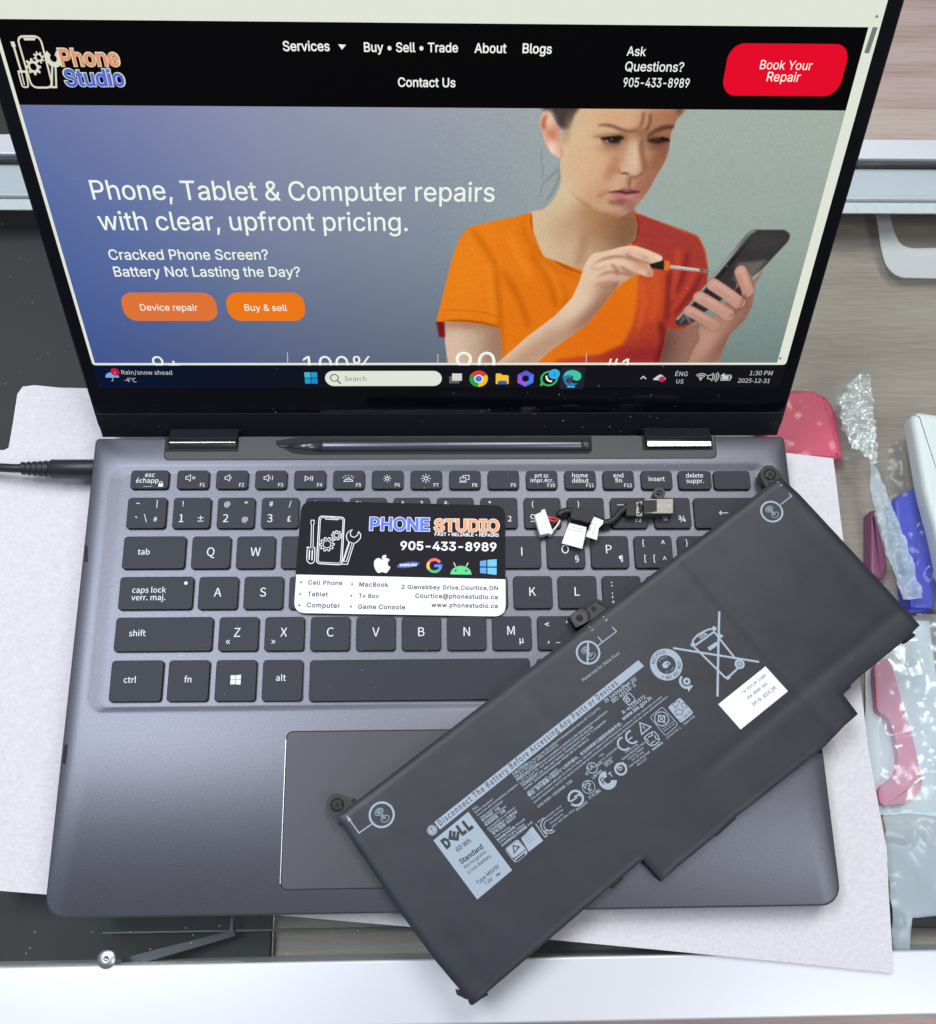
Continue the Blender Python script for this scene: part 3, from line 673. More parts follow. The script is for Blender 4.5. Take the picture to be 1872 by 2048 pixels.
fill(mb, pj, spline([(g[0]-4, g[1]+.4), (g[0]-2, g[1]+1.6), (g[0]-.2, g[1]+.9), (g[0]-.6, g[1]-.8), (g[0]+.6, g[1]-2.4), (g[0]+2.6, g[1]-2.6), (g[0]+.2, g[1]-4), (g[0]-2.6, g[1]-3)], 5), c('wave2', (30, 124, 206)))
fill(mb, PS(.38), circ((54.97,29.58), 1.5, 16), c('avatar', (70, 66, 70))); stroke(mb, pi, [(54.41,26.46),(57.76,26.46)], .7, c('run', (96, 190, 226))); mb.build('wave_icon', display)
mb = MB(); stroke(mb, pi, [(86.30,30.29),(87.29,31.51),(88.64,30.29)], .55, E_dim); cl = (94.65,30.85); fill(mb, pi, spline([(cl[0]-2.8, cl[1]-1), (cl[0]-1.6, cl[1]+.6), (cl[0], cl[1]+1.6), (cl[0]+1.8, cl[1]+.5), (cl[0]+2.4, cl[1]-1)], 5), E_dim); fill(mb, pj, circ((95.59,30.19), 1.4, 20), c('err', (206, 40, 84)))
wf = (112.68,30.07); fill(mb, pi, circ(wf, .5, 12), E_dim)
for k in (1.1, 2.0, 2.9): ring(mb, pi, (wf[0], wf[1]-.3), k, k+.4, E_dim, 14, 45, 135)
sp = (116.81,31.20); stroke(mb, pi, [(sp[0]-1.2, sp[1]-.8), (sp[0]-.2, sp[1]-.8), (sp[0]+1, sp[1]-1.8), (sp[0]+1, sp[1]+1.8), (sp[0]-.2, sp[1]+.8), (sp[0]-1.2, sp[1]+.8)], .35, E_dim, True)
for k in (1.1, 2., 2.9): ring(mb, pi, (sp[0]+.6, sp[1]), k, k+.35, E_dim, 10, -50, 50)
bt = (123.66,30.91); stroke(mb, pi, [(bt[0]-2, bt[1]-1.3), (bt[0]+2, bt[1]-1.3), (bt[0]+2, bt[1]+1.2), (bt[0]-2, bt[1]+1.2)], .35, E_dim, True); fill(mb, pi, [(bt[0]-1.5, bt[1]-.9), (bt[0]+1.2, bt[1]-.9), (bt[0]+1.2, bt[1]+.8), (bt[0]-1.5, bt[1]+.8)], E_dim); fill(mb, pi, [(bt[0]-2.6, bt[1]+1), (bt[0]-1, bt[1]+2.2), (bt[0]-.6, bt[1]+.4)], E_dim); stroke(mb, pi, [(bt[0]+2.3, bt[1]-.5), (bt[0]+2.3, bt[1]+.5)], .6, E_dim)
mb.build('tray_icons', display)
# dust on the glass
mb = MB()
for i in range(150):
    u = rnd.uniform(-150, 152); v = rnd.choice([rnd.uniform(2, 42), rnd.uniform(2, 28), rnd.uniform(30, 130)]); s = rnd.choice([.08, .1, .12, .15, .24]); a = rnd.random()*3
    if u < 0 and rnd.random() < .5: continue
    fill(mb, PS(.45), circ((u, v), s, 5, s*rnd.uniform(.4, 1), a), M_dust)
o = mb.build('dust_specks', laptop); o['kind'] = 'stuff'

# ------------------------------------------------------------------ the picture of the worker on the page, painted corner by corner
RES = .24
wu0, wu1, wv0, wv1 = -4.0, PR_, PGB, HB
WX = int((wu1-wu0)/RES); WY = int((wv1-wv0)/RES)
GU, GV = np.meshgrid(np.linspace(wu0, wu1, WX), np.linspace(wv0, wv1, WY))
IMG = hero_bg(GU, GV)
def blur(a, s):
    s = s/RES
    if s < .3: return a
    n = int(3*s)+1; k = np.exp(-.5*(np.arange(-n, n+1)/s)**2); k /= k.sum()
    nz = np.argwhere(a > 1e-4)
    if not len(nz): return a
    r0, c0 = np.maximum(nz.min(0)-n, 0); r1, c1 = nz.max(0)+n+1
    p = np.pad(a[r0:r1, c0:c1], n, mode='edge'); h = p.shape[0]-2*n; w = p.shape[1]-2*n
    p = sum(k[i]*p[i:i+h] for i in range(2*n+1)); o = np.zeros_like(a); o[r0:r1, c0:c1] = sum(k[i]*p[:, i:i+w] for i in range(2*n+1)); return o
def mask(poly, soft=.15, ss=3):
    """coverage of a polygon on the picture grid"""
    P = np.array(poly); acc = np.zeros(GU.shape)
    rr = [r for r in range(WY) if P[:, 1].min()-RES < GV[r, 0] < P[:, 1].max()+RES]
    for k in range(ss):
        V = GV[:, 0]+RES*((k+.5)/ss-.5); x1, y1 = P[:, 0], P[:, 1]; x2, y2 = np.roll(x1, -1), np.roll(y1, -1)
        for r in rr:
            v = V[r]
            cr = (y1 > v) != (y2 > v)
            if not cr.any(): continue
            xs = np.sort(x1[cr]+(v-y1[cr])*(x2[cr]-x1[cr])/(y2[cr]-y1[cr]))
            for a, b in zip(xs[::2], xs[1::2]): acc[r] += np.clip((np.minimum(GU[r]+RES/2, b)-np.maximum(GU[r]-RES/2, a))/RES, 0, 1)/ss
    return blur(np.clip(acc, 0, 1), soft)
def paint(m, col, a=1.):
    global IMG
    m = (m*a)[..., None]; IMG = IMG*(1-m)+np.array(col, float)*m if not callable(col) else IMG*(1-m)+col()*m
def line(path, w, soft=.1, taper=True):
    P = spline(path, 6, False); m = np.zeros(GU.shape); n = len(P)
    for i in range(n-1):
        a, b = np.array(P[i]), np.array(P[i+1]); d = b-a; L = (d@d) or 1e-9
        c0 = max(0, int((min(a[0], b[0])-w-wu0)/RES)); c1 = int((max(a[0], b[0])+w-wu0)/RES)+2; r0 = max(0, int((min(a[1], b[1])-w-wv0)/RES)); r1 = int((max(a[1], b[1])+w-wv0)/RES)+2
        gu, gv = GU[r0:r1, c0:c1], GV[r0:r1, c0:c1]
        if not gu.size: continue
        t = np.clip(((gu-a[0])*d[0]+(gv-a[1])*d[1])/L, 0, 1); dist = np.hypot(gu-a[0]-t*d[0], gv-a[1]-t*d[1])
        f = (i+.5)/n; ww = w*(min(1, 1.6*math.sin(math.pi*min(.97, max(.03, f)))) if taper else 1)
        m[r0:r1, c0:c1] = np.maximum(m[r0:r1, c0:c1], np.clip((ww/2-dist)/RES+.5, 0, 1))
    return blur(m, soft)
def blob(c, rx, ry, rot=0):
    cr, sr = math.cos(rot), math.sin(rot); x = (GU-c[0])*cr+(GV-c[1])*sr; y = -(GU-c[0])*sr+(GV-c[1])*cr
    return np.exp(-((x/rx)**2+(y/ry)**2))
def sp(pts): return spline(pts, 5)
SKIN = (214, 186, 150)
face = mask(sp([(46.28,140.17),(43.36,133.70),(42.89,129.57),(43.02,126.50),(43.46,121.97),(43.77,118.23),(45.06,113.84),(47.85,109.98),(51.91,106.22),(53.90,105.01),(56.88,103.27),(60.21,101.43),(63.79,100.38),(68.16,100.59),(72.24,103.02),(74.93,106.10),(77.45,110.11),(79.71,115.48),(81.99,120.30),(83.06,124.89),(82.86,130.63),(84.04,135.04),(84.58,140.42)]), .15)
neck = mask(sp([(44.09,123.00),(44.36,113.45),(42.29,107.37),(38.49,103.49),(33.06,102.06),(32.51,97.96),(37.14,88.25),(48.57,78.18),(61.93,77.34),(75.38,88.36),(77.63,98.12),(73.77,102.85),(71.94,107.49),(61.19,112.02),(48.14,118.66)]), .2)
ear = mask(sp([(36.04,137.71),(36.86,138.41),(38.09,138.26),(39.36,136.92),(41.05,133.96),(42.13,131.50),(43.05,127.62),(44.07,125.38),(44.35,122.83),(43.51,122.09),(41.27,123.05),(39.03,125.02),(36.98,128.65),(35.72,132.29),(35.01,135.01)]), .15)
hairL = mask(sp([(35.58,140.10),(36.35,138.30),(38.31,138.42),(39.92,137.14),(41.35,133.96),(43.03,132.47),(44.66,132.28),(45.95,134.26),(47.04,136.70),(48.31,140.19)]), .55)
shirt = mask(rpoly([(34.22,102.46),(28.39,100.71),(18.97,98.70),(10.28,96.52),(7.13,93.06),(3.96,84.84),(1.51,74.63),(-1.03,64.03),(-2.78,57.19),(2.35,57.20),(8.33,57.11),(16.06,56.28),(23.86,54.33),(25.08,45.42),(25.92,35.61),(93.30,35.56),(93.83,47.34),(93.99,54.46),(100.20,53.81),(107.34,58.48),(106.95,73.08),(106.61,79.16),(103.74,87.61),(99.80,93.36),(92.86,95.92),(83.52,98.93),(73.01,102.61),(75.63,98.11),(75.74,91.65),(56.77,79.05),(39.81,84.93),(35.10,94.76)], 1.2), .15)
armL = mask([(0.47,57.66),(0.96,47.34),(2.36,35.63),(26.37,35.61),(25.00,47.34),(23.84,54.89),(12.60,57.67)], .15)
armR = mask([(92.61,54.93),(107.14,56.34),(109.44,47.34),(105.63,35.55),(92.58,35.56)], .2)
def B(m, c, rx, ry, rot, col, a): paint(m*blob(c, rx, ry, rot), col, a)
def LN_(m, q, w, s, col, a): paint(m*line(q, w, s), col, a)
for q in ([(36.54,126.47),(36.37,122.51),(37.29,117.91),(37.35,114.99)], [(43.71,120.83),(42.56,118.22),(39.76,115.29),(37.51,112.62),(37.19,108.43)], [(43.70,119.10),(43.18,114.42),(40.82,109.35),(38.35,105.10)], [(43.77,118.23),(41.77,116.76),(39.28,113.52)], [(43.44,116.77),(43.02,112.65),(40.36,107.24)]): paint(line(q, .3, .25), (96, 90, 86), .5)
both = np.maximum(face, neck)
paint(both, SKIN)
B(both, (46.98,109.38), 8, 14, .3, (216, 196, 160), .8); B(both, (50.17,130.17), 9, 9, 0, (214, 192, 154), .8); B(both, (37.51,94.77), 8, 14, .5, (216, 192, 158), .7)
# neck in the shade of the jaw
nk = neck*(1-face)
B(nk, (65.33,98.07), 16, 6.5, .1, (146, 92, 58), .95); B(nk, (57.42,101.17), 6, 4, -.6, (168, 116, 76), .85); B(nk, (71.56,98.72), 6, 8, 0, (128, 82, 56), .8)
B(nk, (63.39,93.24), 13, 12, 0, (168, 126, 92), .7); B(nk, (71.68,91.64), 7, 9, 0, (122, 84, 62), .7); B(nk, (50.80,89.93), 6, 13, -.3, (204, 172, 142), .6); LN_(nk, [(55.57,94.83),(55.01,88.30),(53.87,81.60)], 3.2, 1.2, (150, 106, 80), .5); B(nk, (61.36,82.46), 9, 3, .2, (186, 144, 116), .6)
# form of the face
B(face, (61.28,136.12), 10, 5, 0, (216, 162, 126), .75); B(face, (78.82,136.36), 8, 6, 0, (172, 114, 84), .9); B(face, (84.06,136.66), 3, 8, 0, (150, 98, 74), .6)
B(face, (56.73,118.87), 10, 9, 0, (216, 166, 132), .8); B(face, (51.20,119.71), 6, 10, 0, (218, 182, 146), .5); B(face, (79.76,121.01), 6.5, 13, -.35, (158, 102, 76), .95); B(face, (75.99,111.61), 6, 7, -.6, (160, 100, 82), .85); B(face, (81.24,125.02), 3, 7, -.3, (140, 88, 66), .7)
B(face, (66.71,102.13), 8, 2.6, -.1, (186, 132, 112), .7); B(face, (58.69,106.71), 7, 5, -.5, (198, 150, 114), .7); B(face, (71.71,104.62), 4, 3, -.7, (156, 96, 86), .8); B(face, (55.87,103.94), 7, 1.5, -.55, (170, 118, 80), .8); B(face, (63.74,100.82), 9, 1.4, -.1, (150, 98, 68), .8)
B(face, (60.61,111.54), 4, 5, -.3, (198, 148, 116), .6)
# nose
B(face, (64.21,122.08), 3.4, 4.6, .2, (184, 128, 96), .75); B(face, (64.07,118.33), 2.6, 2.2, 0, (176, 116, 84), .6); LN_(face, [(70.35,127.78),(71.00,124.40),(71.15,120.97),(70.14,118.36)], 4.6, 1.3, (224, 194, 172), .75); B(face, (70.18,118.07), 3.4, 2.2, 0, (220, 178, 158), .8); B(face, (66.80,118.34), 1.4, 1.9, 0, (214, 168, 142), .7)
LN_(face, [(72.55,129.46),(72.83,126.67),(73.56,123.27),(75.03,119.83),(75.03,117.80)], 2.0, .6, (142, 88, 66), .85); LN_(face, [(65.70,118.63),(65.72,117.32),(66.55,116.74)], .7, .3, (150, 96, 74), .7); LN_(face, [(66.71,116.71),(68.06,116.89),(69.34,116.43)], .75, .2, (104, 58, 46), .85); LN_(face, [(69.73,115.79),(71.63,115.27),(73.65,116.16),(75.00,117.57)], .9, .35, (138, 84, 68), .8)
B(face, (70.02,113.66), 1.1, 2.3, .1, (120, 74, 58), .8); B(face, (71.58,112.78), .8, 1.6, 0, (196, 150, 124), .7); B(face, (68.06,113.36), 2, 2, 0, (204, 154, 126), .6); LN_(face, [(63.16,118.33),(62.28,116.86),(61.44,114.95)], 2.6, 1.1, (172, 116, 86), .7)
# brows and frown
paint(mask(sp([(55.88,133.34),(57.44,133.87),(60.53,133.80),(63.57,133.00),(66.19,132.14),(68.85,132.15),(70.28,132.49),(69.85,131.33),(66.93,131.04),(63.88,131.74),(61.10,132.77),(58.10,133.24)]), .35), (84, 60, 48), .88); paint(mask(sp([(74.37,130.03),(75.87,131.70),(78.74,133.20),(81.61,133.71),(83.66,133.45),(83.13,132.57),(80.12,131.94),(77.47,130.88),(74.91,129.20)]), .35), (72, 48, 38), .9)
B(face, (71.32,131.40), 3.6, 2.4, 0, (146, 92, 64), .8); LN_(face, [(71.91,137.93),(72.13,135.23),(71.42,132.77)], 1.3, .4, (128, 80, 56), .8); LN_(face, [(74.27,137.41),(74.54,134.43),(73.76,131.96)], 1.4, .4, (122, 74, 52), .85); LN_(face, [(73.08,137.13),(73.32,134.70),(72.75,132.78)], 1.2, .4, (204, 150, 112), .7); B(face, (66.56,133.84), 4, 1.4, -.2, (220, 172, 136), .7)
# near eye
B(face, (61.74,129.96), 6.5, 1.7, 0, (188, 138, 100), .7); B(face, (65.99,129.15), 2.2, 2.6, 0, (140, 88, 64), .75); LN_(face, [(54.39,129.42),(57.02,129.76),(60.22,130.28),(63.75,130.41),(65.87,130.09)], .7, .3, (134, 88, 64), .75); LN_(face, [(57.05,129.49),(60.27,129.81),(63.82,129.91)], .7, .3, (214, 176, 138), .6)
paint(mask(sp([(57.85,128.99),(60.36,129.12),(63.30,129.30),(65.43,128.92),(64.99,127.75),(62.99,127.04),(60.71,127.39),(58.84,128.13)]), .3), (132, 106, 96), .9); paint(mask(sp([(59.76,129.17),(62.69,129.41),(64.80,129.20),(64.67,127.89),(63.27,127.18),(61.31,127.39),(60.32,128.14)]), .35), (36, 24, 22), .95); LN_(face, [(57.23,129.15),(59.18,129.00),(61.82,129.29),(64.17,129.47),(65.86,129.04)], 1.25, .25, (34, 22, 20), .95); LN_(face, [(57.66,128.82),(59.20,127.58),(60.93,126.83),(63.34,126.62),(65.02,127.47)], 1.0, .4, (92, 56, 46), .7); B(face, (61.95,125.76), 4.6, 1.4, -.05, (158, 104, 82), .7); B(face, (62.42,124.35), 5, 1.1, -.1, (196, 146, 116), .5)
paint(mask(circ((61.59,128.73), .28, 8), .12), (170, 164, 160), .8); paint(mask(circ((59.88,128.14), .4, 8), .2), (186, 168, 156), .7)
# far eye, in shade
B(face, (78.18,129.22), 5.6, 3.0, 0, (122, 76, 54), .8); B(face, (80.06,130.48), 3.0, .9, .2, (168, 112, 80), .7); paint(mask(sp([(74.40,128.64),(76.39,129.21),(78.74,129.44),(80.87,129.12),(82.48,128.41),(80.53,127.55),(78.21,127.12),(75.73,127.67)]), .4), (40, 22, 18), .9); LN_(face, [(79.35,129.34),(81.21,128.90),(83.17,128.19)], .9, .2, (26, 15, 14), .95); paint(mask(circ((77.81,128.71), .26, 8), .15), (110, 92, 86), .7); B(face, (78.36,126.14), 4, 1.4, 0, (120, 74, 56), .6)
# mouth
paint(mask(sp([(62.35,109.87),(65.97,110.48),(68.00,111.51),(69.60,111.04),(70.94,111.40),(74.51,110.10),(71.34,109.61),(66.98,109.83)]), .3), (150, 84, 78), .9); paint(mask(sp([(63.14,109.69),(66.99,109.77),(69.81,109.48),(73.92,109.92),(73.36,108.44),(71.03,107.31),(68.02,106.56),(65.41,107.59)]), .4), (190, 112, 112), .9); B(face, (70.59,108.27), 1.8, .9, 0, (206, 150, 152), .7); B(face, (68.27,107.05), 3, .8, 0, (150, 80, 80), .6)
LN_(face, [(62.04,109.84),(66.63,110.13),(69.48,109.60),(71.91,109.97),(74.52,110.07)], .95, .25, (76, 34, 34), .9); LN_(face, [(62.49,109.99),(60.58,109.14),(59.14,108.23)], 1.4, .7, (160, 106, 82), .7); LN_(face, [(63.05,106.57),(65.91,106.07),(69.05,105.84)], 1.8, .7, (116, 68, 54), .75); B(face, (64.09,108.25), 2.2, 1.2, 0, (196, 146, 118), .6)
# ear and hair
paint(ear, (224, 178, 150)); LN_(ear, [(37.72,136.64),(36.65,135.29),(36.33,133.66),(36.78,132.29)], 1.5, .4, (184, 88, 54), .85); B(ear, (39.77,130.11), 2.2, 3.2, .2, (192, 106, 78), .9); LN_(ear, [(40.50,132.86),(41.87,130.40),(42.25,127.62)], 1.1, .4, (214, 142, 112), .7); B(ear, (40.03,125.64), 2.2, 3.4, .3, (240, 208, 196), .9); B(ear, (38.55,135.30), 1.2, 3, .2, (236, 196, 170), .8); LN_(ear, [(43.38,126.51),(44.19,123.97),(43.86,122.55)], 1.0, .5, (206, 132, 104), .7)
paint(hairL, (68, 58, 58)); paint(mask([(83.13,140.41),(86.33,140.43),(85.58,138.02),(84.50,136.67)], .6), (84, 70, 66), .85)
for k in range(14): x = 200+k*26; paint(line([tuple(Vector((37.11,139.05))+Vector((k*.75, 0))), tuple(Vector((39.92,136.39))+Vector((k*.55, .2*math.sin(k)))), tuple(Vector((43.50,132.06))+Vector((k*.18, .5*math.sin(k*2))))], .22, .2), (104, 88, 80) if k % 2 else (44, 36, 38), .4)
LN_(face, [(45.92,137.77),(45.39,133.98),(44.53,130.41),(44.62,127.63)], 2.4, 1.0, (150, 116, 92), .55)
# arms behind the shirt
paint(armL, (202, 178, 152)); paint(armL*blob((4.10,45.42), 7, 30), (222, 192, 174), .7); paint(armL*blob((23.26,47.34), 8, 25), (150, 108, 88), .8); paint(armL*blob((12.63,56.28), 22, 3), (160, 110, 80), .7)
paint(armR, (150, 108, 92)); paint(armR*blob((94.14,45.41), 6, 16), (96, 66, 58), .8)
# shirt
paint(mask([(-2.78,57.19),(0.64,57.20),(0.97,50.00),(-1.63,50.19)], .3), (120, 20, 30)); paint(shirt, (228, 120, 20))
paint(shirt*blob((9.70,81.49), 14, 30, -.3), (238, 134, 26), .8); paint(shirt*blob((72.80,50.20), 26, 24), (224, 104, 18), .7)
red_reflection = mask([(71.04,102.67),(73.93,92.59),(78.74,76.70),(79.78,65.56),(79.45,56.30),(76.32,46.74),(66.88,41.84),(50.27,39.98),(39.52,33.08),(124.92,32.99),(110.23,102.82)], .7)  # red side: a reflection on the screen, painted into the shirt
paint(shirt*red_reflection, (196, 74, 38), .92); red2 = mask([(70.04,102.67),(79.59,85.30),(89.19,82.13),(91.89,65.57),(94.63,33.03),(124.92,32.99),(110.23,102.82)], 1.6)
paint(shirt*red_reflection*red2, (158, 52, 46), .85); B(shirt*red_reflection, (84.67,92.62), 14, 6, 0, (164, 58, 58), .8); B(shirt*red_reflection, (87.82,51.56), 10, 10, 0, (168, 56, 40), .8); B(shirt*red_reflection, (84.81,41.83), 24, 6, 0, (138, 36, 42), .85)
def fold(q, w, s, col, a): paint(shirt*line(q, w, s), col, a)
for q, w in (([(30.39,100.32),(31.95,93.95),(37.25,86.59),(45.12,79.88),(56.22,76.30)], 1.2), ([(20.70,83.21),(21.89,72.93),(23.66,59.51),(25.28,40.56)], 2.2), ([(11.08,96.29),(16.88,88.19),(20.51,81.52)], 2.0), ([(33.99,86.58),(42.07,76.44),(46.38,64.09)], 2.6), ([(23.70,79.83),(30.92,67.65),(35.90,54.90)], 2.4), ([(45.39,76.45),(49.24,70.34),(50.79,62.28)], 2.0)): fold(q, w, .9, (182, 84, 8), .55)
for q, w in (([(17.79,84.87),(19.39,72.92),(21.30,58.59)], 2.0), ([(37.36,84.92),(45.53,74.71),(49.47,67.68)], 2.4), ([(25.50,94.73),(30.01,84.90),(35.43,76.43)], 3.0)): fold(q, w, 1.2, (246, 146, 40), .5)
for q, w, col in (([(90.85,79.99),(92.14,68.97),(92.93,57.49)], 2.2, (110, 28, 30)), ([(92.46,89.02),(93.54,82.68),(94.06,73.43),(93.94,67.84)], 2.4, (206, 76, 46)), ([(97.03,87.98),(96.91,78.37),(95.16,70.09)], 1.8, (112, 30, 32)), ([(101.48,82.16),(99.47,72.89),(95.43,62.14)], 2.4, (196, 66, 44)), ([(104.29,78.39),(101.58,70.10),(96.17,60.98)], 1.8, (104, 26, 34)), ([(106.29,73.45),(104.02,65.59),(100.72,59.83)], 2.4, (176, 54, 48)), ([(90.75,57.48),(93.27,48.56),(92.03,38.71)], 3.0, (96, 22, 34)), ([(79.95,75.61),(82.47,65.56),(81.97,53.94)], 2.4, (216, 92, 38)), ([(84.81,78.35),(86.96,67.83),(86.93,57.48)], 3.0, (206, 84, 40))): fold(q, w, .8, col, .7)
for q in ([(83.54,98.77),(92.89,95.76),(99.83,93.19),(103.66,87.61),(106.36,80.02)],): fold(q, .7, .3, (226, 150, 80), .6)
fold([(33.85,102.07),(35.00,96.37),(39.57,88.25),(47.45,81.58),(56.48,77.76)], 1.0, .25, (160, 68, 4), .8); fold([(74.89,100.49),(75.68,94.90),(74.75,90.00)], 1.0, .3, (96, 34, 26), .8); fold([(-1.04,62.22),(7.43,62.23),(15.93,61.33),(23.24,59.33)], .5, .2, (190, 88, 10), .6)
fold([(-0.64,57.47),(8.33,57.48),(16.05,56.56),(23.67,54.71)], 1.0, .35, (130, 54, 6), .7)
# forearm and hand with the screwdriver
fa = mask(rpoly([(21.02,35.62),(27.84,42.51),(35.31,50.20),(46.71,59.99),(52.85,67.68),(54.96,73.86),(56.51,81.60),(58.90,86.23),(64.11,87.08),(70.40,89.00),(75.22,89.51),(80.34,87.96),(84.68,86.30),(87.18,85.05),(87.31,83.20),(84.47,82.35),(82.26,81.67),(84.54,78.68),(84.51,76.70),(81.99,76.78),(78.64,78.07),(76.13,76.94),(72.36,73.89),(69.44,70.37),(65.85,65.01),(63.70,61.38),(60.76,56.77),(54.38,51.15),(45.39,43.48),(37.95,35.60)], 1.5), .15)
paint(fa, (218, 190, 160)); paint(fa*blob((44.23,47.34), 7, 40, -.85), (176, 134, 110), .75); paint(fa*blob((61.79,63.20), 5, 14, -.6), (164, 118, 96), .8); paint(fa*blob((36.07,52.09), 4, 40, -.85), (232, 200, 178), .6)
paint(fa*blob((64.46,84.16), 13, 6, .1), (236, 204, 180), .7); paint(fa*blob((56.23,67.69), 5, 12, -.5), (232, 198, 172), .7)
for q, w in (([(59.39,81.61),(64.46,84.16),(70.92,85.01),(77.84,82.50),(82.41,79.53)], 1.2), ([(62.02,76.48),(66.76,78.64),(71.80,78.22),(76.13,76.94)], 1.2), ([(61.15,73.00),(65.61,74.32),(69.90,73.45),(69.25,70.55)], 1.1), ([(70.76,86.27),(75.61,86.70),(81.72,84.20)], .8)): paint(fa*line(q, w, .45), (150, 98, 76), .8)
for c_, rx, ry, ro in (((77.19,87.12), 8, 2.2, -.2), ((68.88,81.63), 9, 2.0, 0), ((65.43,75.80), 6, 1.8, .1), ((80.92,78.42), 4, 1.6, -.3)): paint(fa*blob(c_, rx, ry, ro), (240, 206, 182), .65)
LN_(fa, [(63.39,72.82),(66.10,72.27),(69.71,73.11),(70.59,74.49)], 1.2, .4, (140, 94, 74), .85); B(fa, (67.49,69.49), 6, 6, .3, (166, 120, 96), .8); B(fa, (64.47,63.25), 3.2, 8, -.4, (150, 106, 84), .85); B(fa, (59.62,58.05), 3.2, 8, -.8, (160, 116, 92), .8); LN_(fa, [(67.06,81.81),(69.38,79.94),(70.21,77.50)], 1.4, .5, (166, 110, 88), .8); LN_(fa, [(70.26,81.28),(75.36,78.33),(78.66,77.25)], 1.4, .5, (158, 104, 82), .8); LN_(fa, [(72.20,86.34),(75.59,84.23),(82.68,82.01)], 1.2, .4, (160, 106, 84), .85); B(fa, (73.09,87.39), 5, 1.6, 0, (232, 190, 164), .7); B(fa, (79.17,81.04), 5, 2, -.35, (206, 154, 130), .7); B(fa, (83.32,77.80), 1.6, 2, 0, (186, 128, 110), .8); LN_(fa, [(58.56,80.99),(62.07,79.92),(66.05,81.54)], 1.0, .5, (190, 146, 120), .6); B(fa, (54.78,63.24), 4, 12, -.8, (228, 204, 178), .6)
paint(fa*mask(sp([(83.93,85.88),(86.88,84.89),(86.93,83.54),(84.38,84.04)]), .2), (238, 206, 196), .8)
paint(mask([(82.31,81.92),(84.45,82.52),(88.15,83.63),(89.24,79.46),(85.67,79.97),(83.53,80.39)], .15), (34, 30, 32)); paint(mask([(88.14,83.71),(90.49,82.96),(90.61,79.21),(88.57,79.46)], .15), (230, 112, 34))
paint(mask([(90.62,81.69),(98.01,80.68),(105.68,79.67),(108.10,78.82),(105.46,78.64),(98.25,79.31),(90.71,80.15)], .15), (178, 170, 164)); paint(line([(90.67,81.35),(98.05,80.43),(105.31,79.41)], .4, .1), (232, 228, 220), .9); paint(mask([(102.67,80.18),(108.10,78.82),(103.31,78.98)], .12), (92, 84, 80))
# phone
ph = mask(rpoly([(120.52,95.86),(133.49,95.90),(136.05,94.12),(136.03,91.67),(128.16,79.89),(102.85,56.06),(98.23,55.12),(96.60,57.54),(107.45,74.83),(119.03,94.56)], 1.4), .15)
paint(ph, (52, 50, 52)); paint(ph*line([(97.62,58.65),(108.79,76.58),(119.36,93.83),(121.28,95.37)], 1.6, .2, False), (168, 170, 168), .9); paint(ph*line([(99.21,56.98),(110.06,74.40),(120.47,91.79)], .8, .2, False), (24, 22, 24), .9)
paint(ph*mask([(117.56,82.60),(129.71,83.90),(127.07,79.21),(123.18,72.23),(117.36,75.72)], .6), (112, 106, 96), .85); paint(ph*blob((126.38,90.98), 12, 5), (66, 62, 62), .8); paint(ph*line([(98.97,55.87),(100.92,59.58),(103.66,56.34)], 1.0, .3), (130, 132, 130), .8)
# holding hand
hb = mask(rpoly([(105.18,35.55),(107.24,44.92),(109.08,49.26),(107.14,54.00),(113.20,58.66),(117.35,67.78),(119.61,73.10),(117.81,78.32),(119.10,81.24),(121.46,80.74),(125.97,74.87),(128.16,79.89),(129.03,78.35),(126.54,73.12),(127.77,65.09),(126.30,58.21),(121.17,51.64),(119.76,44.43),(119.15,35.54)], 1.6), .15)
paint(hb, (176, 130, 112)); paint(hb*blob((123.97,68.68), 7, 14, .4), (140, 98, 84), .8); paint(hb*blob((112.80,47.34), 6, 10), (196, 150, 132), .7); paint(hb*blob((119.87,47.34), 4, 18, -.5), (122, 82, 70), .7)
def finger(a, b, w, col):
    m = line([a, ((a[0]+b[0])/2, (a[1]+b[1])/2+.25), b], w, .15, False); paint(line([a, b], w+.5, .5, False), (70, 44, 40), .3); paint(m, col)
    d = (b[1]-a[1]); paint(m*blob(((a[0]*.6+b[0]*.4)+.2, a[1]*.6+b[1]*.4+w*.22), 6, 1.0, math.atan2(b[1]-a[1], b[0]-a[0])), (222, 176, 156), .6); paint(m*blob(a, 1.8, 1.6), (220, 172, 158), .6)
for q in ([(106.93,71.51),(109.50,70.68),(115.59,64.46),(118.38,61.47),(113.81,63.88)], [(102.94,65.59),(105.42,63.87),(112.63,57.50),(108.47,59.25)], [(119.84,72.37),(121.59,72.93),(122.43,67.88),(118.59,70.69)]): paint(mask(q, .3), (40, 30, 30), .85)
finger((101.75,62.15), (113.84,55.41), 4.6, (186, 138, 120)); finger((104.91,68.21), (118.97,60.05), 4.9, (194, 146, 128)); finger((109.56,73.52), (122.10,65.53), 5.0, (196, 148, 130)); finger((119.55,79.19), (124.60,70.46), 4.6, (190, 142, 124))
paint(hb*line([(119.26,58.67),(122.59,63.26),(123.77,69.57)], 1.0, .5), (110, 72, 62), .6)
# fine grain of the panel
blur_n = lambda n: (n+np.roll(n, 1, 0)+np.roll(n, 1, 1)+np.roll(n, (1, 1), (0, 1)))/4
rg = np.random.RandomState(3); IMG = IMG+blur_n(rg.normal(0, 5.,  IMG.shape[:2]))[..., None]
cover = np.clip(neck+face+ear+hairL+shirt+armL+armR+fa+ph+hb, 0, 1)
picture('worker_photo', wu0, wu1, wv0, wv1, IMG, .12, display)

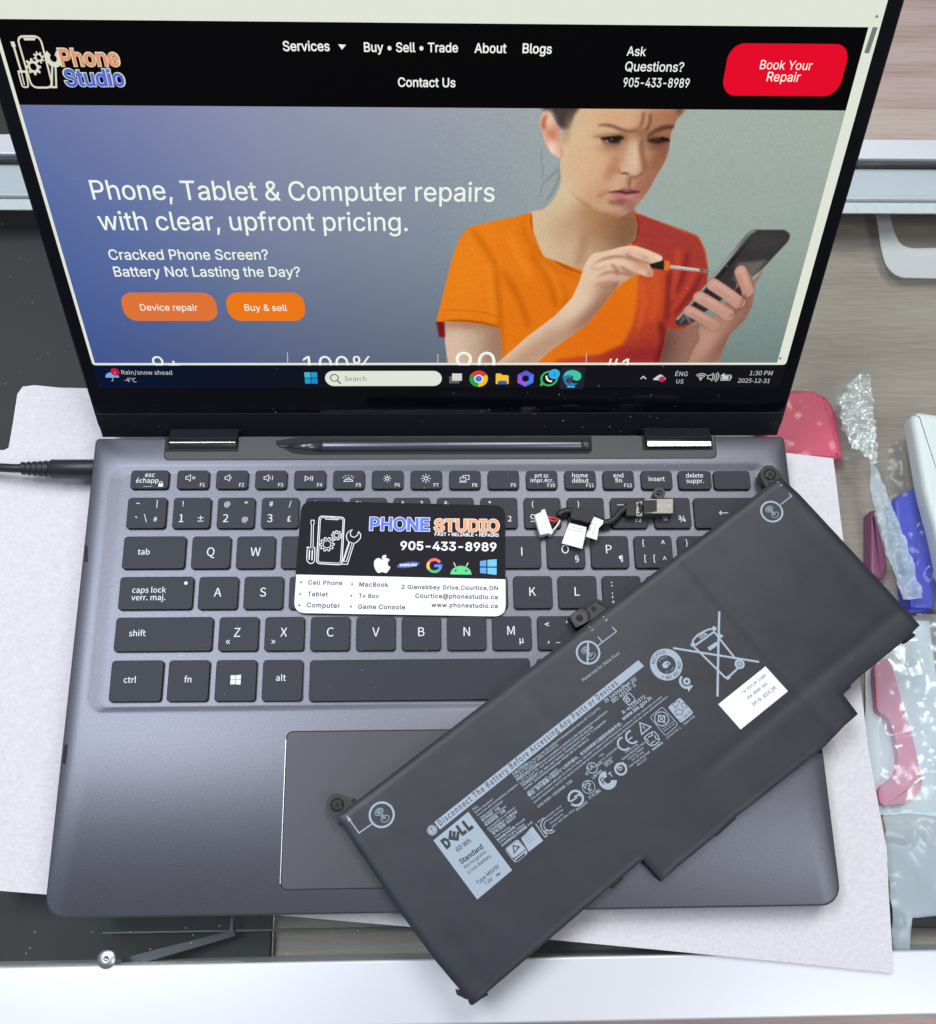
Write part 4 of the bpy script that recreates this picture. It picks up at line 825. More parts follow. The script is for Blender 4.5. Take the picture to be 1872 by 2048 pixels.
# ------------------------------------------------------------------ battery pack
BZ = 7.0
M_bat = mat('battery_wrap', (.024, .027, .036), .42, 0, .34, bump=(1100, .07, .0003), noise=(45, .22))
M_batside = mat('battery_frame', (.012, .012, .014), .45, 0, .4)
M_ink = mat('battery_ink', (.33, .40, .48), .5, 0, .3)
M_sticker = mat('white_sticker', (.80, .82, .84), .5)
M_inkdark = mat('sticker_ink', (.03, .032, .036), .6)
M_lug = mat('battery_lug', (.010, .010, .012), .4, 0, .35)
M_screw = mat('black_screw', (.03, .03, .033), .25, .8)
battery = thing('laptop_battery', 'flat black laptop battery pack lying slanted across the keyboard and palm rest', 'battery')
OUT = [(-43.29,-64.73), (-35.70,-75.48), (-18.84,-99.33), (-4.77,-117.61), (8.99,-133.31), (12.17,-131.20), (14.44,-129.01),
  (31.43,-116.13), (62.43,-92.56), (67.68,-88.86), (75.94,-82.46), (82.74,-90.56), (88.54,-85.95), (105.96,-73.38), (114.11,-66.65), (120.66,-62.41), (152.38,-39.89), (161.72,-31.50), (167.97,-26.70), (162.81,-18.28), (169.05,-12.63), (191.91,3.94), (199.37,10.42), (197.74,12.63),
  (183.30,32.44), (155.34,69.83), (147.62,78.18), (138.73,71.74)]
BA = math.atan2(OUT[-1][1]-OUT[0][1], OUT[-1][0]-OUT[0][0]); bcx, bsx = math.cos(BA), math.sin(BA)
def bl(p): x, y = p[0]-OUT[0][0], p[1]-OUT[0][1]; return x*bcx+y*bsx, x*bsx-y*bcx      # along the long edge, down from it
BGX = [bl(q)[0] for q in ((102.88,38.93), (21.83,-51.55), (41.52,-39.82), (-25.74,-77.31))]
BEDGE = [(OUT[i], OUT[(i+1) % len(OUT)]) for i in range(len(OUT))]
G1 = bl((102.88,38.93))[0]; GY = bl((144.94,-17.70))[1]
def bh(x, y):
    e = min(seg_dist((x, y), a, b) for a, b in BEDGE); lx, ly = bl((x, y)); z = BZ
    if e < 2.6: z -= .9*(1-e/2.6)**2
    for g, d, w in ((G1, .30, 2.2), (G1*.735, .12, 2.6), (G1*.50, .16, 2.8), (G1*.36, .12, 2.6), (9., .22, 2.8), (G1+52, .10, 4.)):
        z -= d*math.exp(-((lx-g)/w)**2)*min(1, e/3)
    z -= .30*math.exp(-((ly-GY)/2.6)**2)*(1 if lx > G1-40 else math.exp(-((lx-G1+40)/15)**2))
    return z+.10*(vnoise(x/11, y/7, 3)-.5)+.02*(vnoise(x/2.5, y/2.5, 5)-.5)
mb = MB(); sheet(mb, OUT, bh, 1.6, BA, M_bat)
prism(mb, list(OUT), 1.0, BZ-.86, M_batside, 0)
mb.build('pack', battery)
def bpl(d=.035):
    return lambda x, y: (x, y, bh(x, y)+d)
b0, b1, b2 = bpl(.04), bpl(.075), bpl(.11)
def dense(pts, step=2.5):
    o = []
    for i in range(len(pts)):
        a, b = Vector(pts[i]), Vector(pts[(i+1) % len(pts)]); k = max(1, int((b-a).length/step)); o += [tuple(a+(b-a)*t/k) for t in range(k)]
    return o
def panel(mb, q, m, d=.04, step=1.6):
    sheet(mb, q, lambda x, y: bh(x, y)+d, step, BA, m)
# printed band and maker's label
mb = MB(); panel(mb, [(-4.89,-67.25),(-2.68,-70.12), (81.48,-6.19),(79.28,-3.67)], M_ink)
T(mb, b1, 'Disconnect The Battery Before Accessing Any Parts or Devices', (-2.39,-68.73), (70.41,-13.66), M_bat, 'noto', .016, spacing=1.12, h=2.55)
mb.build('warning_band', battery)
mb = MB(); panel(mb, [(-5.24,-74.12),(11.32,-96.11),(24.93,-85.59),(8.42,-63.49)], M_ink)
for txt, a, b, k in (('D', *((-0.35,-77.32),(1.86,-75.60)), 3.9), ('L', *((5.73,-72.38),(7.76,-70.94)), 4.2), ('L', *((8.27,-70.77),(10.31,-69.21)), 4.3)): T(mb, b1, txt, a, b, M_bat, bold=.085, h=k)
T(mb, b1, 'E', *((4.13,-74.42),(4.62,-70.90)), M_bat, bold=.085, h=3.7)
for txt, a, b, bo in (('60 Wh', *((4.04,-78.66),(9.54,-74.87)), .018), ('Standard', *((5.36,-83.23),(14.12,-77.25)), .036), ('Rechargeable', *((6.94,-84.80),(15.33,-78.87)), .006), ('Li-ion Battery', *((8.29,-86.79),(17.00,-80.53)), .012), ('Type MXV9V', *((11.56,-90.78),(20.27,-84.34)), .014), ('7.6V', *((14.61,-91.17),(17.63,-89.04)), .012)):
    T(mb, b1, txt, a, b, M_bat, 'noto', bo)
stroke(mb, b1, [(18.68,-87.39),(20.08,-86.44)], .3, M_bat); stroke(mb, b1, [(18.95,-87.74),(20.35,-86.80)], .3, M_bat)
mb.build('rating_label', battery)
# fixing pictograms
def screwsign(mb, c, r, path, tipto, crossed=False):
    ring(mb, b0, c, r*.84, r, M_ink, 40); stroke(mb, b0, path, .42, M_ink)
    a, t = Vector(path[-2]), Vector(path[-1]); d = (t-a).normalized(); n_ = Vector((-d.y, d.x)); fill(mb, b0, [tuple(t-d*2.2+n_*.65), tuple(t-d*2.2-n_*.65), tuple(t+d*.6)], M_ink)
    s = r*.30; h = (c[0]-s*.7, c[1]+s*.75); q = -.75
    el = circ(h, s*1.15, 20, s*.78, .6); stroke(mb, b0, el, .22, M_ink, True); stroke(mb, b0, circ((h[0]+.1, h[1]+.1), s*.75, 16, s*.5, .6), .18, M_ink, True)
    stroke(mb, b0, [(h[0]-s*.4, h[1]-s*.2), (h[0]+s*.4, h[1]+s*.25)], .3, M_ink); stroke(mb, b0, [(h[0]-s*.15, h[1]+s*.3), (h[0]+s*.15, h[1]-s*.3)], .3, M_ink)
    f = (c[0]+s*.9, c[1]-s*1.0); stroke(mb, b0, circ(f, s*1.1, 20, s*.75, .6), .22, M_ink, True)
    for k in range(5):
        t = k/4; x, y = h[0]+(f[0]-h[0])*(.42+.5*t), h[1]+(f[1]-h[1])*(.42+.5*t); stroke(mb, b0, [(x-s*.38, y-s*.34), (x+s*.38, y+s*.2)], .2, M_ink)
    if crossed: stroke(mb, b0, [(c[0]+r*.05, c[1]+r*.9), (c[0]-r*.1, c[1]-r*.9)], .75, M_ink)
mb = MB(); c_ = (-25.32,-64.17); e_ = (-20.26,-64.55); R_ = math.hypot(e_[0]-c_[0], e_[1]-c_[1])
screwsign(mb, c_, R_, [(-29.12,-67.59),(-34.01,-70.94),(-38.90,-64.44)], None); mb.build('fixing_sign', battery)
mb = MB(); screwsign(mb, (141.88,61.47), R_*.99, [(146.12,64.77),(151.40,68.66),(146.17,75.37)], None); mb.build('fixing_sign', battery)
mb = MB(); screwsign(mb, (58.75,-0.27), R_*1.0, [(62.87,2.55),(71.01,8.57),(65.87,15.04)], None, True); stroke(mb, b0, [(64.86,4.20),(59.98,10.69)], .42, M_ink)
t_, a_ = Vector((59.86,10.96)), Vector((64.86,4.20)); d_ = (t_-a_).normalized(); n_ = Vector((-d_.y, d_.x)); fill(mb, b0, [tuple(t_-d_*2.2+n_*.65), tuple(t_-d_*2.2-n_*.65), tuple(t_+d_*.6)], M_ink)
T(mb, b0, 'Reserved for Base Door', *((56.25,-12.30),(71.99,-0.86)), M_ink, bold=.002); mb.build('fixing_sign', battery)
# small print
mb = MB()
def L(txt, pts, bo=.006, font='inter', h=None): T(mb, b0, txt, pts[0], pts[1], M_ink, font, bo+.008, res=1, h=h)
ring(mb, b0, (-5.69,-70.26), 1.55, 1.95, M_ink, 24); ring(mb, b0, (-5.69,-70.26), 0, 1.35, M_ink, 20); L('!', [(-5.83,-70.62),(-5.55,-70.40)], .0) if 0 else stroke(mb, b1, [(-6.15,-69.49),(-5.60,-70.35)], .42, M_bat); stroke(mb, b1, [(-5.41,-70.67),(-5.23,-70.94)], .42, M_bat)
for txt, q in (('DELL', [(10.38,-63.04),(12.62,-61.57)]), ('Battery Questions?', [(11.21,-64.14),(18.29,-59.05)]), ('Go to www.dell.com/regulatory_compliance', [(12.04,-65.27),(28.20,-53.42)]), ('Cells made in China/', [(13.21,-66.38),(22.20,-59.87)]),
  ('Assembled in China/', [(14.69,-68.21),(23.51,-61.72)]), ('Rechargeable Li-ion Battery/', [(16.00,-70.45),(26.90,-62.26)]), ('Rated Capacity/', [(18.80,-73.50),(24.82,-69.50)]), ('Limited Charging Voltage/', [(20.43,-75.64),(30.44,-68.59)])): L(txt, q, .008)
for txt, q in (('电芯制造国：中国', [(13.87,-67.27),(20.77,-62.41)]), ('电池组装国：中国', [(15.25,-69.13),(23.02,-63.54)]), ('可充电锂离子二次電池組', [(16.82,-71.51),(27.71,-63.77)]), ('型号/型號: MXV9V', [(17.98,-72.44),(27.24,-65.81)]), ('额定容量/定格容量: 7500mAh', [(19.61,-74.81),(30.67,-66.78)]), ('充电限制电压/充電電壓: 8.8V', [(21.31,-76.95),(33.69,-67.97)]),
  ('注意: 电池请勿暴露在高温下。请参阅手册', [(31.85,-56.86),(44.23,-47.62)]), ('警告: 请勿暴露于超过65°C的环境中。安全说明参见随附的使用手册。', [(32.45,-58.13),(71.07,-29.72)])): L(txt, q, .012, 'noto')
for a, q1, b, q2 in (('CAUTION', [(26.60,-49.85),(32.55,-45.63)], 'Do not expose the battery to temperatures above 65 °C (149°F).', [(32.85,-45.44),(62.76,-23.43)]), ('PRÉCAUTION', [(28.14,-52.09),(36.85,-45.84)], 'Ne pas soumettre la batterie à des températures supérieures', [(37.15,-45.68),(65.42,-24.88)]),
  ('VORSICHT', [(29.91,-54.32),(36.62,-49.57)], 'Der Akku darf niemals Temperaturen über 65 °C ausgesetzt', [(37.01,-49.32),(64.70,-28.66)])): L(a, q1, .022); L(b, q2, .006)
for txt, q in (('See the manual for safety instructions.', [(27.22,-50.81),(45.04,-37.90)]), ('à 65 °C (149 °F). Voir le manuel pour des instructions de sécurité.', [(29.08,-53.21),(59.47,-30.90)]), ('werden. Sicherheitsanweisungen finden Sie im Handbuch.', [(30.77,-55.43),(57.50,-35.87)]),
  ('This device complies with part 15 of the FCC Rules. Operation is subject to the following two conditions: (1) This device may not cause', [(33.52,-59.39), (88.00,-19.08)]), ('harmful interference, and (2) this device must accept any interference received, including interference that may cause undesired operation.', [(34.44,-60.65), (90.54,-18.93)]),
  ('CAN ICES-3(B)/NMB-3(B)', [(35.98,-62.39),(49.90,-52.37)]), ('7G84', [(61.02,-43.19),(63.12,-41.76)]), ('I.T.E. ACCESSORY', [(61.64,-44.87),(68.81,-39.48)]), ('E184259', [(62.72,-45.84),(66.29,-43.32)]), ('SCQ', [(63.47,-46.97),(66.36,-44.83)]),
  ('R45065', [(51.11,-63.84),(55.44,-60.71)]), ('XU100053-18215', [(38.67,-66.56),(45.10,-62.01)]), ('Simplo Technology', [(39.48,-67.56),(45.73,-63.18)]), ('(ChangShu) Inc.', [(40.45,-68.73),(45.89,-64.84)]), ('A/S:1-600-854-0066', [(41.14,-70.05),(50.15,-63.57)]),
  ('For EU only', [(71.78,-41.61),(76.91,-38.28)]), ('Raheen Business Park', [(70.31,-44.33),(79.74,-37.66)]), ('Limerick, Ireland', [(72.59,-44.26),(79.12,-39.60)]), ('For UK only', [(74.19,-44.70),(79.17,-41.22)]), ('Cain Road, Bracknell', [(72.89,-47.25),(81.55,-41.24)]), ('RG12 1LF', [(76.18,-46.65),(80.12,-43.90)])): L(txt, q, .006)
for txt, q in (('IS 16046(Part 2)/', [(64.80,-21.22),(78.23,-11.64)]), ('IEC 62133-2', [(67.78,-21.32),(77.65,-14.27)]), ('R-41135372', [(71.81,-25.88),(81.37,-19.23)]), ('www.bis.gov.in', [(71.53,-28.58), (83.87,-19.70)])): L(txt, q, .022)
L('デル(株)', [(56.31,-59.54),(60.93,-56.20)], .006, 'noto')
mb.build('small_print', battery)
# approval marks
mb = MB()
def rg(c, e, k=.84): r = math.hypot(e[0]-c[0], e[1]-c[1]); ring(mb, b0, c, r*k, r, M_ink, 32); return r
stroke(mb, b0, rpoly([(71.71,-19.57),(74.60,-17.06),(77.16,-20.02),(74.18,-22.42)], 1.0), .35, M_ink, True); L('8', [(73.65,-21.39),(75.25,-20.27)], .01, h=3.0)
r = rg((57.87,-47.16), (60.08,-47.18)); L('UL', [(56.91,-48.23),(59.34,-46.53)], .02, h=1.6); L('c', [(55.61,-50.12),(56.45,-49.50)], .02); L('US', [(60.34,-46.61),(62.00,-45.41)], .02); L('LISTED', [(58.09,-51.52),(62.01,-48.67)], .02)
rg((56.09,-54.56), (58.73,-54.60), .9); L('PS', [(54.78,-55.43),(57.33,-53.63)], .01); L('E', [(56.41,-56.46),(57.61,-55.59)], .01, h=1.5)
c_ = (63.82,-52.07); ring(mb, b0, c_, R_*.25, R_*.72, M_ink, 32, 100, 360); T(mb, b1, 'P', *((62.05,-53.69),(63.53,-52.64)), M_bat, bold=.02); T(mb, b0, 'T', *((65.02,-51.07),(66.27,-50.19)), M_ink, bold=.04)
rg((69.28,-47.74), (71.88,-47.78), .68); L('5', [(68.63,-48.69),(70.27,-47.50)], .02, h=2.0); fill(mb, b0, [(70.11,-44.81),(71.96,-46.43),(70.01,-46.41)], M_ink)
c_ = (50.81,-58.84); ring(mb, b0, c_, R_*.47, R_*.64, M_ink, 28, 50, 205); ring(mb, b0, c_, R_*.47, R_*.64, M_ink, 28, 230, 390); stroke(mb, b0, [(48.63,-60.22),(51.05,-58.68),(50.59,-58.21),(52.90,-56.98)], .6, M_ink); fill(mb, b0, [(51.77,-56.97),(53.57,-56.52),(52.66,-58.55)], M_ink)
for q in ([(34.62,-68.35),(38.05,-73.51),(38.92,-73.06),(37.57,-71.15),(41.30,-71.14)], [(35.39,-67.90),(37.76,-66.22),(36.73,-68.18),(36.51,-69.66)]): stroke(mb, b0, q, .32, M_ink)
for k in (8., 13.): ring(mb, b0, (39.76,-69.05), k*.22, k*.22+.32, M_ink, 20, 110, 320)
for c_, a in (((71.22,-37.72), 1), ((74.67,-35.10), 0)):
    ring(mb, b0, c_, R_*.42, R_*.56, M_ink, 24, 100, 320)
stroke(mb, b0, [(73.11,-36.28),(74.73,-35.16)], .5, M_ink)
# inspection logo panel
stroke(mb, b0, rpoly([(22.30,-77.77),(26.28,-83.05),(31.44,-79.20),(27.46,-74.01)], 1.4), .22, M_ink, True); panel(mb, rpoly([(22.80,-77.71),(25.42,-81.37),(30.37,-77.95),(27.38,-74.43)], .8), M_ink, .04); panel(mb, [(25.75,-81.70),(26.39,-82.67),(31.00,-79.26),(30.46,-78.21)], M_ink, .04)
panel(mb, [(28.75,-73.80),(31.62,-78.88),(37.33,-74.80),(33.30,-69.38)], M_ink, .04); stroke(mb, b1, [(25.63,-76.52),(25.88,-79.28),(27.97,-77.04)], .45, M_bat, True); stroke(mb, b1, [(26.47,-82.29),(30.08,-79.66)], .7, M_bat)
for k in range(4): stroke(mb, b1, [(29.45,-73.00),(31.88,-71.23)][0:0] or [tuple(Vector(((29.28,-73.16)))+Vector(((6.58,-28.62)))*0+(Vector(((29.92,-74.05)))-Vector(((29.28,-73.16))))*k), tuple(Vector(((32.22,-71.07)))+(Vector(((29.92,-74.05)))-Vector(((29.28,-73.16))))*k)], .12, M_bat)
# recycling ring
c_ = (90.72,-5.60); e_ = (97.41,-5.66); r = abs(e_[0]-c_[0]); ring(mb, b0, c_, r*.59, r, M_ink, 48)
def arc(txt, c, rad, a0, a1, size, m, flip=False, pl_=None):
    n_ = len(txt)
    for i, ch in enumerate(txt):
        if ch == ' ': continue
        a = math.radians(a0+(a1-a0)*(i+.5)/n_); x, y = c[0]+rad*math.cos(a), c[1]+rad*math.sin(a); TC(mb, pl_ or b1, ch, (x, y), size, m, 'inter', .01, a+(math.pi/2 if flip else -math.pi/2))
arc('RECYCLE', c_, r*.70, 178, 88, r*.27, M_bat); arc('1 800 822 8837', c_, r*.90, 245, 375, r*.25, M_bat, True)
arc('RBRC', c_, r*.40, 160, 80, r*.15, M_ink, False, b0); arc('Li-ion', c_, r*.50, 262, 340, r*.15, M_ink, True, b0)
pk = [(c_[0]+x*r*.26, c_[1]+y*r*.26) for x, y in ((-1, -.1), (-.6, .5), (.2, .9), (.9, .5), (1.1, 0), (.5, -.2), (.3, -.8), (-.4, -.9), (-.8, -.7))]; fill(mb, b0, pk, M_ink); fill(mb, b1, circ((c_[0]+r*.1, c_[1]+r*.05), r*.07, 12), M_bat)
# swirl mark
c_ = (98.62,-12.69); ring(mb, b0, c_, .55, 1.55, M_ink, 24); ring(mb, b0, (c_[0]-.1, c_[1]), 2.1, 3.1, M_ink, 24, 130, 310); fill(mb, b0, [(98.56,-15.03),(100.81,-14.83),(98.92,-17.14)], M_ink); stroke(mb, b0, [(97.18,-15.46),(100.82,-14.60)], .8, M_ink)
# warning triangle, recycling arrows
stroke(mb, b0, [(78.14,-29.45),(82.51,-31.12),(78.61,-34.13)], .5, M_ink, True); stroke(mb, b0, [(79.19,-30.77),(79.91,-31.79)], .45, M_ink); stroke(mb, b0, [(80.15,-32.14),(80.27,-32.32)], .45, M_ink)
for q in ([(79.53,-35.36),(81.16,-34.07),(82.97,-33.22),(82.88,-34.52),(81.06,-35.37)], [(83.44,-32.79),(85.07,-34.55),(85.60,-36.29),(84.30,-36.06),(83.76,-34.53)], [(85.57,-36.73),(83.92,-38.23),(82.13,-38.77),(82.22,-37.56),(83.82,-36.71)], [(81.71,-38.63),(80.07,-37.10),(79.52,-35.57),(80.58,-36.02),(81.16,-37.11)]): stroke(mb, b0, q, .42, M_ink)
L('廢電池請回收', [(82.65,-40.67),(87.12,-37.61)], .02, 'noto')
stroke(mb, b0, rpoly([(82.44,-27.17),(88.12,-34.80),(93.67,-30.28),(87.78,-23.08)], 1.0), .25, M_ink, True); c_ = (87.11,-27.92); e_ = (90.10,-27.96); r = abs(e_[0]-c_[0]); ring(mb, b0, c_, r*.88, r, M_ink, 32)
dm = [(c_[0]+r*.6*math.cos(a+BA), c_[1]+r*.6*math.sin(a+BA)) for a in (0, math.pi/2, math.pi, 3*math.pi/2)]; stroke(mb, b0, dm, .4, M_ink, True); stroke(mb, b0, [dm[0], dm[2]], .35, M_ink); stroke(mb, b0, [dm[1], dm[3]], .35, M_ink)
for txt, q in (('TIS 2217-2548', [(86.76,-31.30),(90.81,-28.49)]), ('Simplo Technology', [(87.35,-32.31),(92.09,-29.03)]), ('Lithium ion cell', [(87.80,-33.27),(92.45,-30.05)]), ('2CP5/57/78-2', [(88.68,-36.11),(94.73,-31.82)]), ('Japan Only', [(96.02,-30.66),(100.91,-27.11)])): L(txt, q, .008)
panel(mb, rpoly([(89.98,-23.28),(94.90,-29.77),(100.42,-25.60),(95.32,-19.25)], 1.0), M_ink, .04); T(mb, b1, 'Li-ion 00', *((94.83,-28.98),(99.92,-25.24)), M_bat, bold=.006)
for q in ([(92.09,-22.32),(93.17,-21.09),(95.20,-20.67),(94.43,-21.91),(93.19,-23.58)], [(95.54,-21.92),(97.04,-21.49),(97.87,-23.27),(96.72,-23.79),(95.70,-22.72)], [(96.21,-24.58),(95.40,-26.34),(93.19,-26.32),(92.86,-24.99),(94.26,-24.12)]): stroke(mb, b1, q, .25, M_bat, True)
mb.build('approval_marks', battery)
# crossed-out bin
mb = MB()
for q, w in (([(114.79,16.82),(112.96,1.64),(110.70,-19.09)], .95), ([(94.08,1.29),(103.43,-0.34),(112.76,-1.98),(129.34,-4.88)], .85), ([(102.93,1.73),(114.89,-11.55)], .8), ([(111.67,8.25),(119.72,-3.59)], .8), ([(103.50,2.42),(112.01,8.24)], .8), ([(115.95,-11.06),(120.17,-7.53)], .8), ([(102.34,2.77),(102.65,4.50),(104.72,6.74),(107.58,8.28),(109.70,9.14),(111.95,9.46)], .75), ([(104.98,5.87),(107.52,7.58),(108.49,7.05),(105.60,5.17)], .5)): stroke(mb, b0, q, w, M_ink)
stroke(mb, b0, [(108.77,0.64),(112.73,3.20)], 1.6, M_ink); ring(mb, b0, (121.10,-5.73), 1.05, 2.1, M_ink, 24); fill(mb, b0, circ((121.10,-5.73), .75, 20), M_ink); fill(mb, b0, circ((111.95,9.46), 1.0, 16), M_ink); fill(mb, b0, circ((102.49,2.60), 1.0, 16), M_ink)
fill(mb, b0, [(113.82,7.53),(115.58,6.29),(114.64,5.43),(113.32,5.79)], M_ink); fill(mb, b0, [(114.58,-11.38),(116.20,-10.21),(116.93,-11.41),(115.49,-12.34)], M_ink)
mb.build('bin_sign', battery)
# white part sticker
mb = MB(); panel(mb, [(110.70,-22.26),(118.84,-32.61),(139.92,-17.21),(131.74,-6.79)], M_sticker, .05)
for txt, q in (('CN-05VC2M-SLW00-', [(121.57,-18.13),(132.27,-10.37)]), ('05K-B00M-A04', [(123.30,-20.46),(131.82,-14.43)]), ('DP/N 05VC2M', [(125.28,-23.32),(135.32,-16.26)])): T(mb, bpl(.09), txt, q[0], q[1], M_inkdark, 'mono', .0, ys=1.15)
o = mb.build('part_sticker', battery); o['label'] = 'white sticker with a black part number'
# screw lugs
def lug(c, ang, side):
    mb = MB(); q = []
    for x, y in ((-4.3, 5.8), (-3.9, -.5), (-2.8, -3.3), (0, -4.4), (2.8, -3.3), (4.0, -.6), (4.4, 2.0), (8.5*side if side > 0 else 4.2, 4.8), (8.5 if side > 0 else 4.2, 5.8)): q.append((c[0]+x*math.cos(ang)+y*math.sin(ang), c[1]+x*math.sin(ang)-y*math.cos(ang)))
    prism(mb, q, 1.0, 5.6, M_lug, .3); ring(mb, PZ(5.62), c, 2.35, 2.9, M_black, 28)
    h = (c[0]+6.2*math.cos(ang)+2.6*math.sin(ang), c[1]+6.2*math.sin(ang)-2.6*math.cos(ang)) if side > 0 else (c[0]-.4, c[1]-4.6)
    fill(mb, PZ(5.63), circ(h, .8, 16), M_black); o = mb.build('screw_lug', battery)
    sb = MB(); prism(sb, circ(c, 2.3, 28), 4.4, 6.0, M_screw, .4); pz = PZ(6.01)
    for k in (0, 1): a = .4+k*math.pi/2; stroke(sb, pz, [(c[0]-1.2*math.cos(a), c[1]-1.2*math.sin(a)), (c[0]+1.2*math.cos(a), c[1]+1.2*math.sin(a))], .5, M_black)
    sb.build('screw', o)
lug((-42.84,-60.10), BA, 1); lug((143.52,79.43), BA-.25, -1)
mb = MB(); prism(mb, rpoly([(51.74,15.60),(56.60,19.30),(59.06,19.00),(59.43,19.36),(64.60,23.18),(65.29,22.80),(68.52,20.39),(68.64,19.47),(62.53,14.60),(54.40,10.50)][::-1], .5), 1.0, 5.4, M_lug, .25)
c_ = (56.20,14.83); ring(mb, PZ(5.44), c_, 1.55, 3.0, mat('clip_face', (.035, .035, .038), .5), 28); fill(mb, PZ(5.43), circ(c_, 1.55, 24), M_black); c_ = (62.32,18.79); fill(mb, PZ(5.43), circ(c_, 1.1, 20), M_black); stroke(mb, PZ(5.43), [(64.17,21.89),(67.76,19.57)], 1.1, M_black); stroke(mb, PZ(5.43), spline([(59.05,18.82),(60.34,16.44),(60.03,13.89)], 4, False), .9, M_black)
mb.build('mounting_clip', battery)
for q in ([(196.34,7.59),(197.64,6.26),(193.31,3.25),(192.28,5.00)], [(2.67,-127.95),(3.12,-129.70),(6.87,-131.51),(7.38,-129.34)], [(7.35,-131.99),(8.26,-133.47),(14.91,-129.95),(14.00,-128.19)], [(62.05,-92.09),(63.95,-93.04),(68.09,-89.57),(67.18,-88.44)], [(105.04,-73.07),(105.95,-74.04),(114.31,-67.40),(113.70,-66.42)], [(162.68,-17.64),(163.20,-18.49),(167.18,-15.50),(166.85,-14.82)]):
    if sum(q[i-1][0]*q[i][1]-q[i][0]*q[i-1][1] for i in range(len(q))) < 0: q = q[::-1]
    mb = MB(); prism(mb, q, 1.2, 5.2, M_lug, .15); mb.build('edge_clip', battery)

# ------------------------------------------------------------------ business card
M_cardk = mat('card_black', (.010, .010, .014), .6, 0, .12, bump=(900, .05, .0002)); M_cardw = mat('card_white', (.80, .81, .84), .5); M_white = mat('print_white', (.80, .80, .80), .5)
M_pblue = mat('print_blue', lin((66, 104, 232)), .5); M_por = mat('print_orange', lin((248, 148, 84)), .5); M_cardink = mat('print_black', (.02, .02, .022), .5)
card = thing('business_card', 'black and white repair shop business card with rounded corners lying on the keyboard', 'business card')
Z0 = 1.05
cq = [(-62.03,69.99),(26.75,67.30),(25.65,16.99),(-63.58,19.30)]
mb = MB(); o = rpoly(cq[::-1], 5.2, 8)
prism(mb, o, .72, Z0, M_cardw, .04); mb.build('card', card)
k0, k1, k2, k3 = PZ(Z0+.02), PZ(Z0+.04), PZ(Z0+.06), PZ(Z0+.08)
d0 = Vector((-63.41,36.25)); d1 = Vector((25.99,33.47))
top = [p for p in o if (d1.x-d0.x)*(p[1]-d0.y)-(d1.y-d0.y)*(p[0]-d0.x) > 0]
left = min(range(len(top)), key=lambda i: top[i][0]+top[i][1]*.2)
mb = MB(); 
cx_ = sum(p[0] for p in top)/len(top); cy_ = sum(p[1] for p in top)/len(top)
allp = sorted(top+[tuple(d0), tuple(d1)], key=lambda p: math.atan2(p[1]-cy_, p[0]-cx_)); fill(mb, k0, allp, M_cardk); mb.build('black_panel', card)
mb = MB()
for txt, m, a, b in (('PHONE', M_pblue, *((-32.24,56.35),(-6.44,55.81))), ('STUDIO', M_por, *((-4.38,55.64),(23.83,55.19)))): T(mb, k1, txt, (a[0]-.3, a[1]), (b[0]+.3, b[1]), M_white, bold=.075); T(mb, k2, txt, a, b, m, bold=.042)
T(mb, k1, 'FAST • RELIABLE • REPAIRS', *((-4.13,53.44),(23.62,52.77)), M_white, bold=.03); T(mb, k1, '905-433-8989', *((-18.94,47.14),(22.47,46.22)), M_white, bold=.032, ys=.95)
mb.build('title_print', card)
mb = MB()
for a in ((-60.96,32.78), (-61.08,27.54), (-61.30,22.61), (-39.32,31.77), (-39.52,26.64), (-39.62,21.92)): fill(mb, k1, circ(a, .42, 14), M_cardink)
for txt, a, b in (('Cell Phone', *((-57.90,31.75),(-43.45,31.37))), ('Tablet', *((-57.98,26.68),(-49.43,26.40))), ('Computer', *((-58.17,21.75),(-44.27,21.33))), ('MacBook', *((-36.26,30.74),(-23.92,30.43))), ('Tv Box', *((-36.48,25.77),(-27.91,25.50))), ('Game Console', *((-36.59,20.90),(-16.79,20.48))),
   ('2 Glenabbey Drive,Courtice,ON', *((-18.34,29.54),(22.66,28.59))), ('Courtice@phonestudio.ca', *((-12.52,25.53),(22.46,24.62))), ('www.phonestudio.ca', *((-5.71,21.43),(22.36,20.73)))): T(mb, k1, txt, a, b, M_cardink, bold=.03, spacing=1.1)
mb.build('address_print', card)
mb = MB(); w = .42
stroke(mb, k1, rpoly([(-54.19,62.82),(-43.18,62.10),(-43.86,40.39),(-54.66,41.11)], 1.6), w, M_white, True); stroke(mb, k1, rpoly([(-53.56,62.15),(-43.78,61.44),(-44.49,41.15),(-53.97,41.75)], 1.3), .28, M_white, True)
stroke(mb, k1, [(-51.69,62.03),(-51.26,61.31),(-45.99,61.01),(-45.39,61.56)], .3, M_white); stroke(mb, k1, [(-49.37,62.02),(-47.31,61.90)], .3, M_white)
gear(mb, k1, (-50.43,49.79), 2.45, 3.15, 1.65, 10, M_white, .32); gear(mb, k1, (-46.43,53.80), 1.65, 2.2, 1.0, 9, M_white, .3, .2)
stroke(mb, k1, [(-57.54,60.91),(-56.20,60.84),(-56.25,59.41),(-56.53,58.42),(-56.31,48.47),(-57.34,48.58),(-57.36,58.59),(-57.70,59.53)], .3, M_white, True); stroke(mb, k1, [(-59.17,48.48),(-55.39,48.24)], .4, M_white)
stroke(mb, k1, rpoly([(-58.86,48.27),(-55.49,48.14),(-55.50,41.98),(-56.93,40.81),(-58.86,42.11)], 1.2), .35, M_white, True)
for a in ([(-57.81,47.28),(-57.86,42.80)], [(-56.58,47.28),(-56.64,42.63)]): stroke(mb, k1, a, .5, M_white)
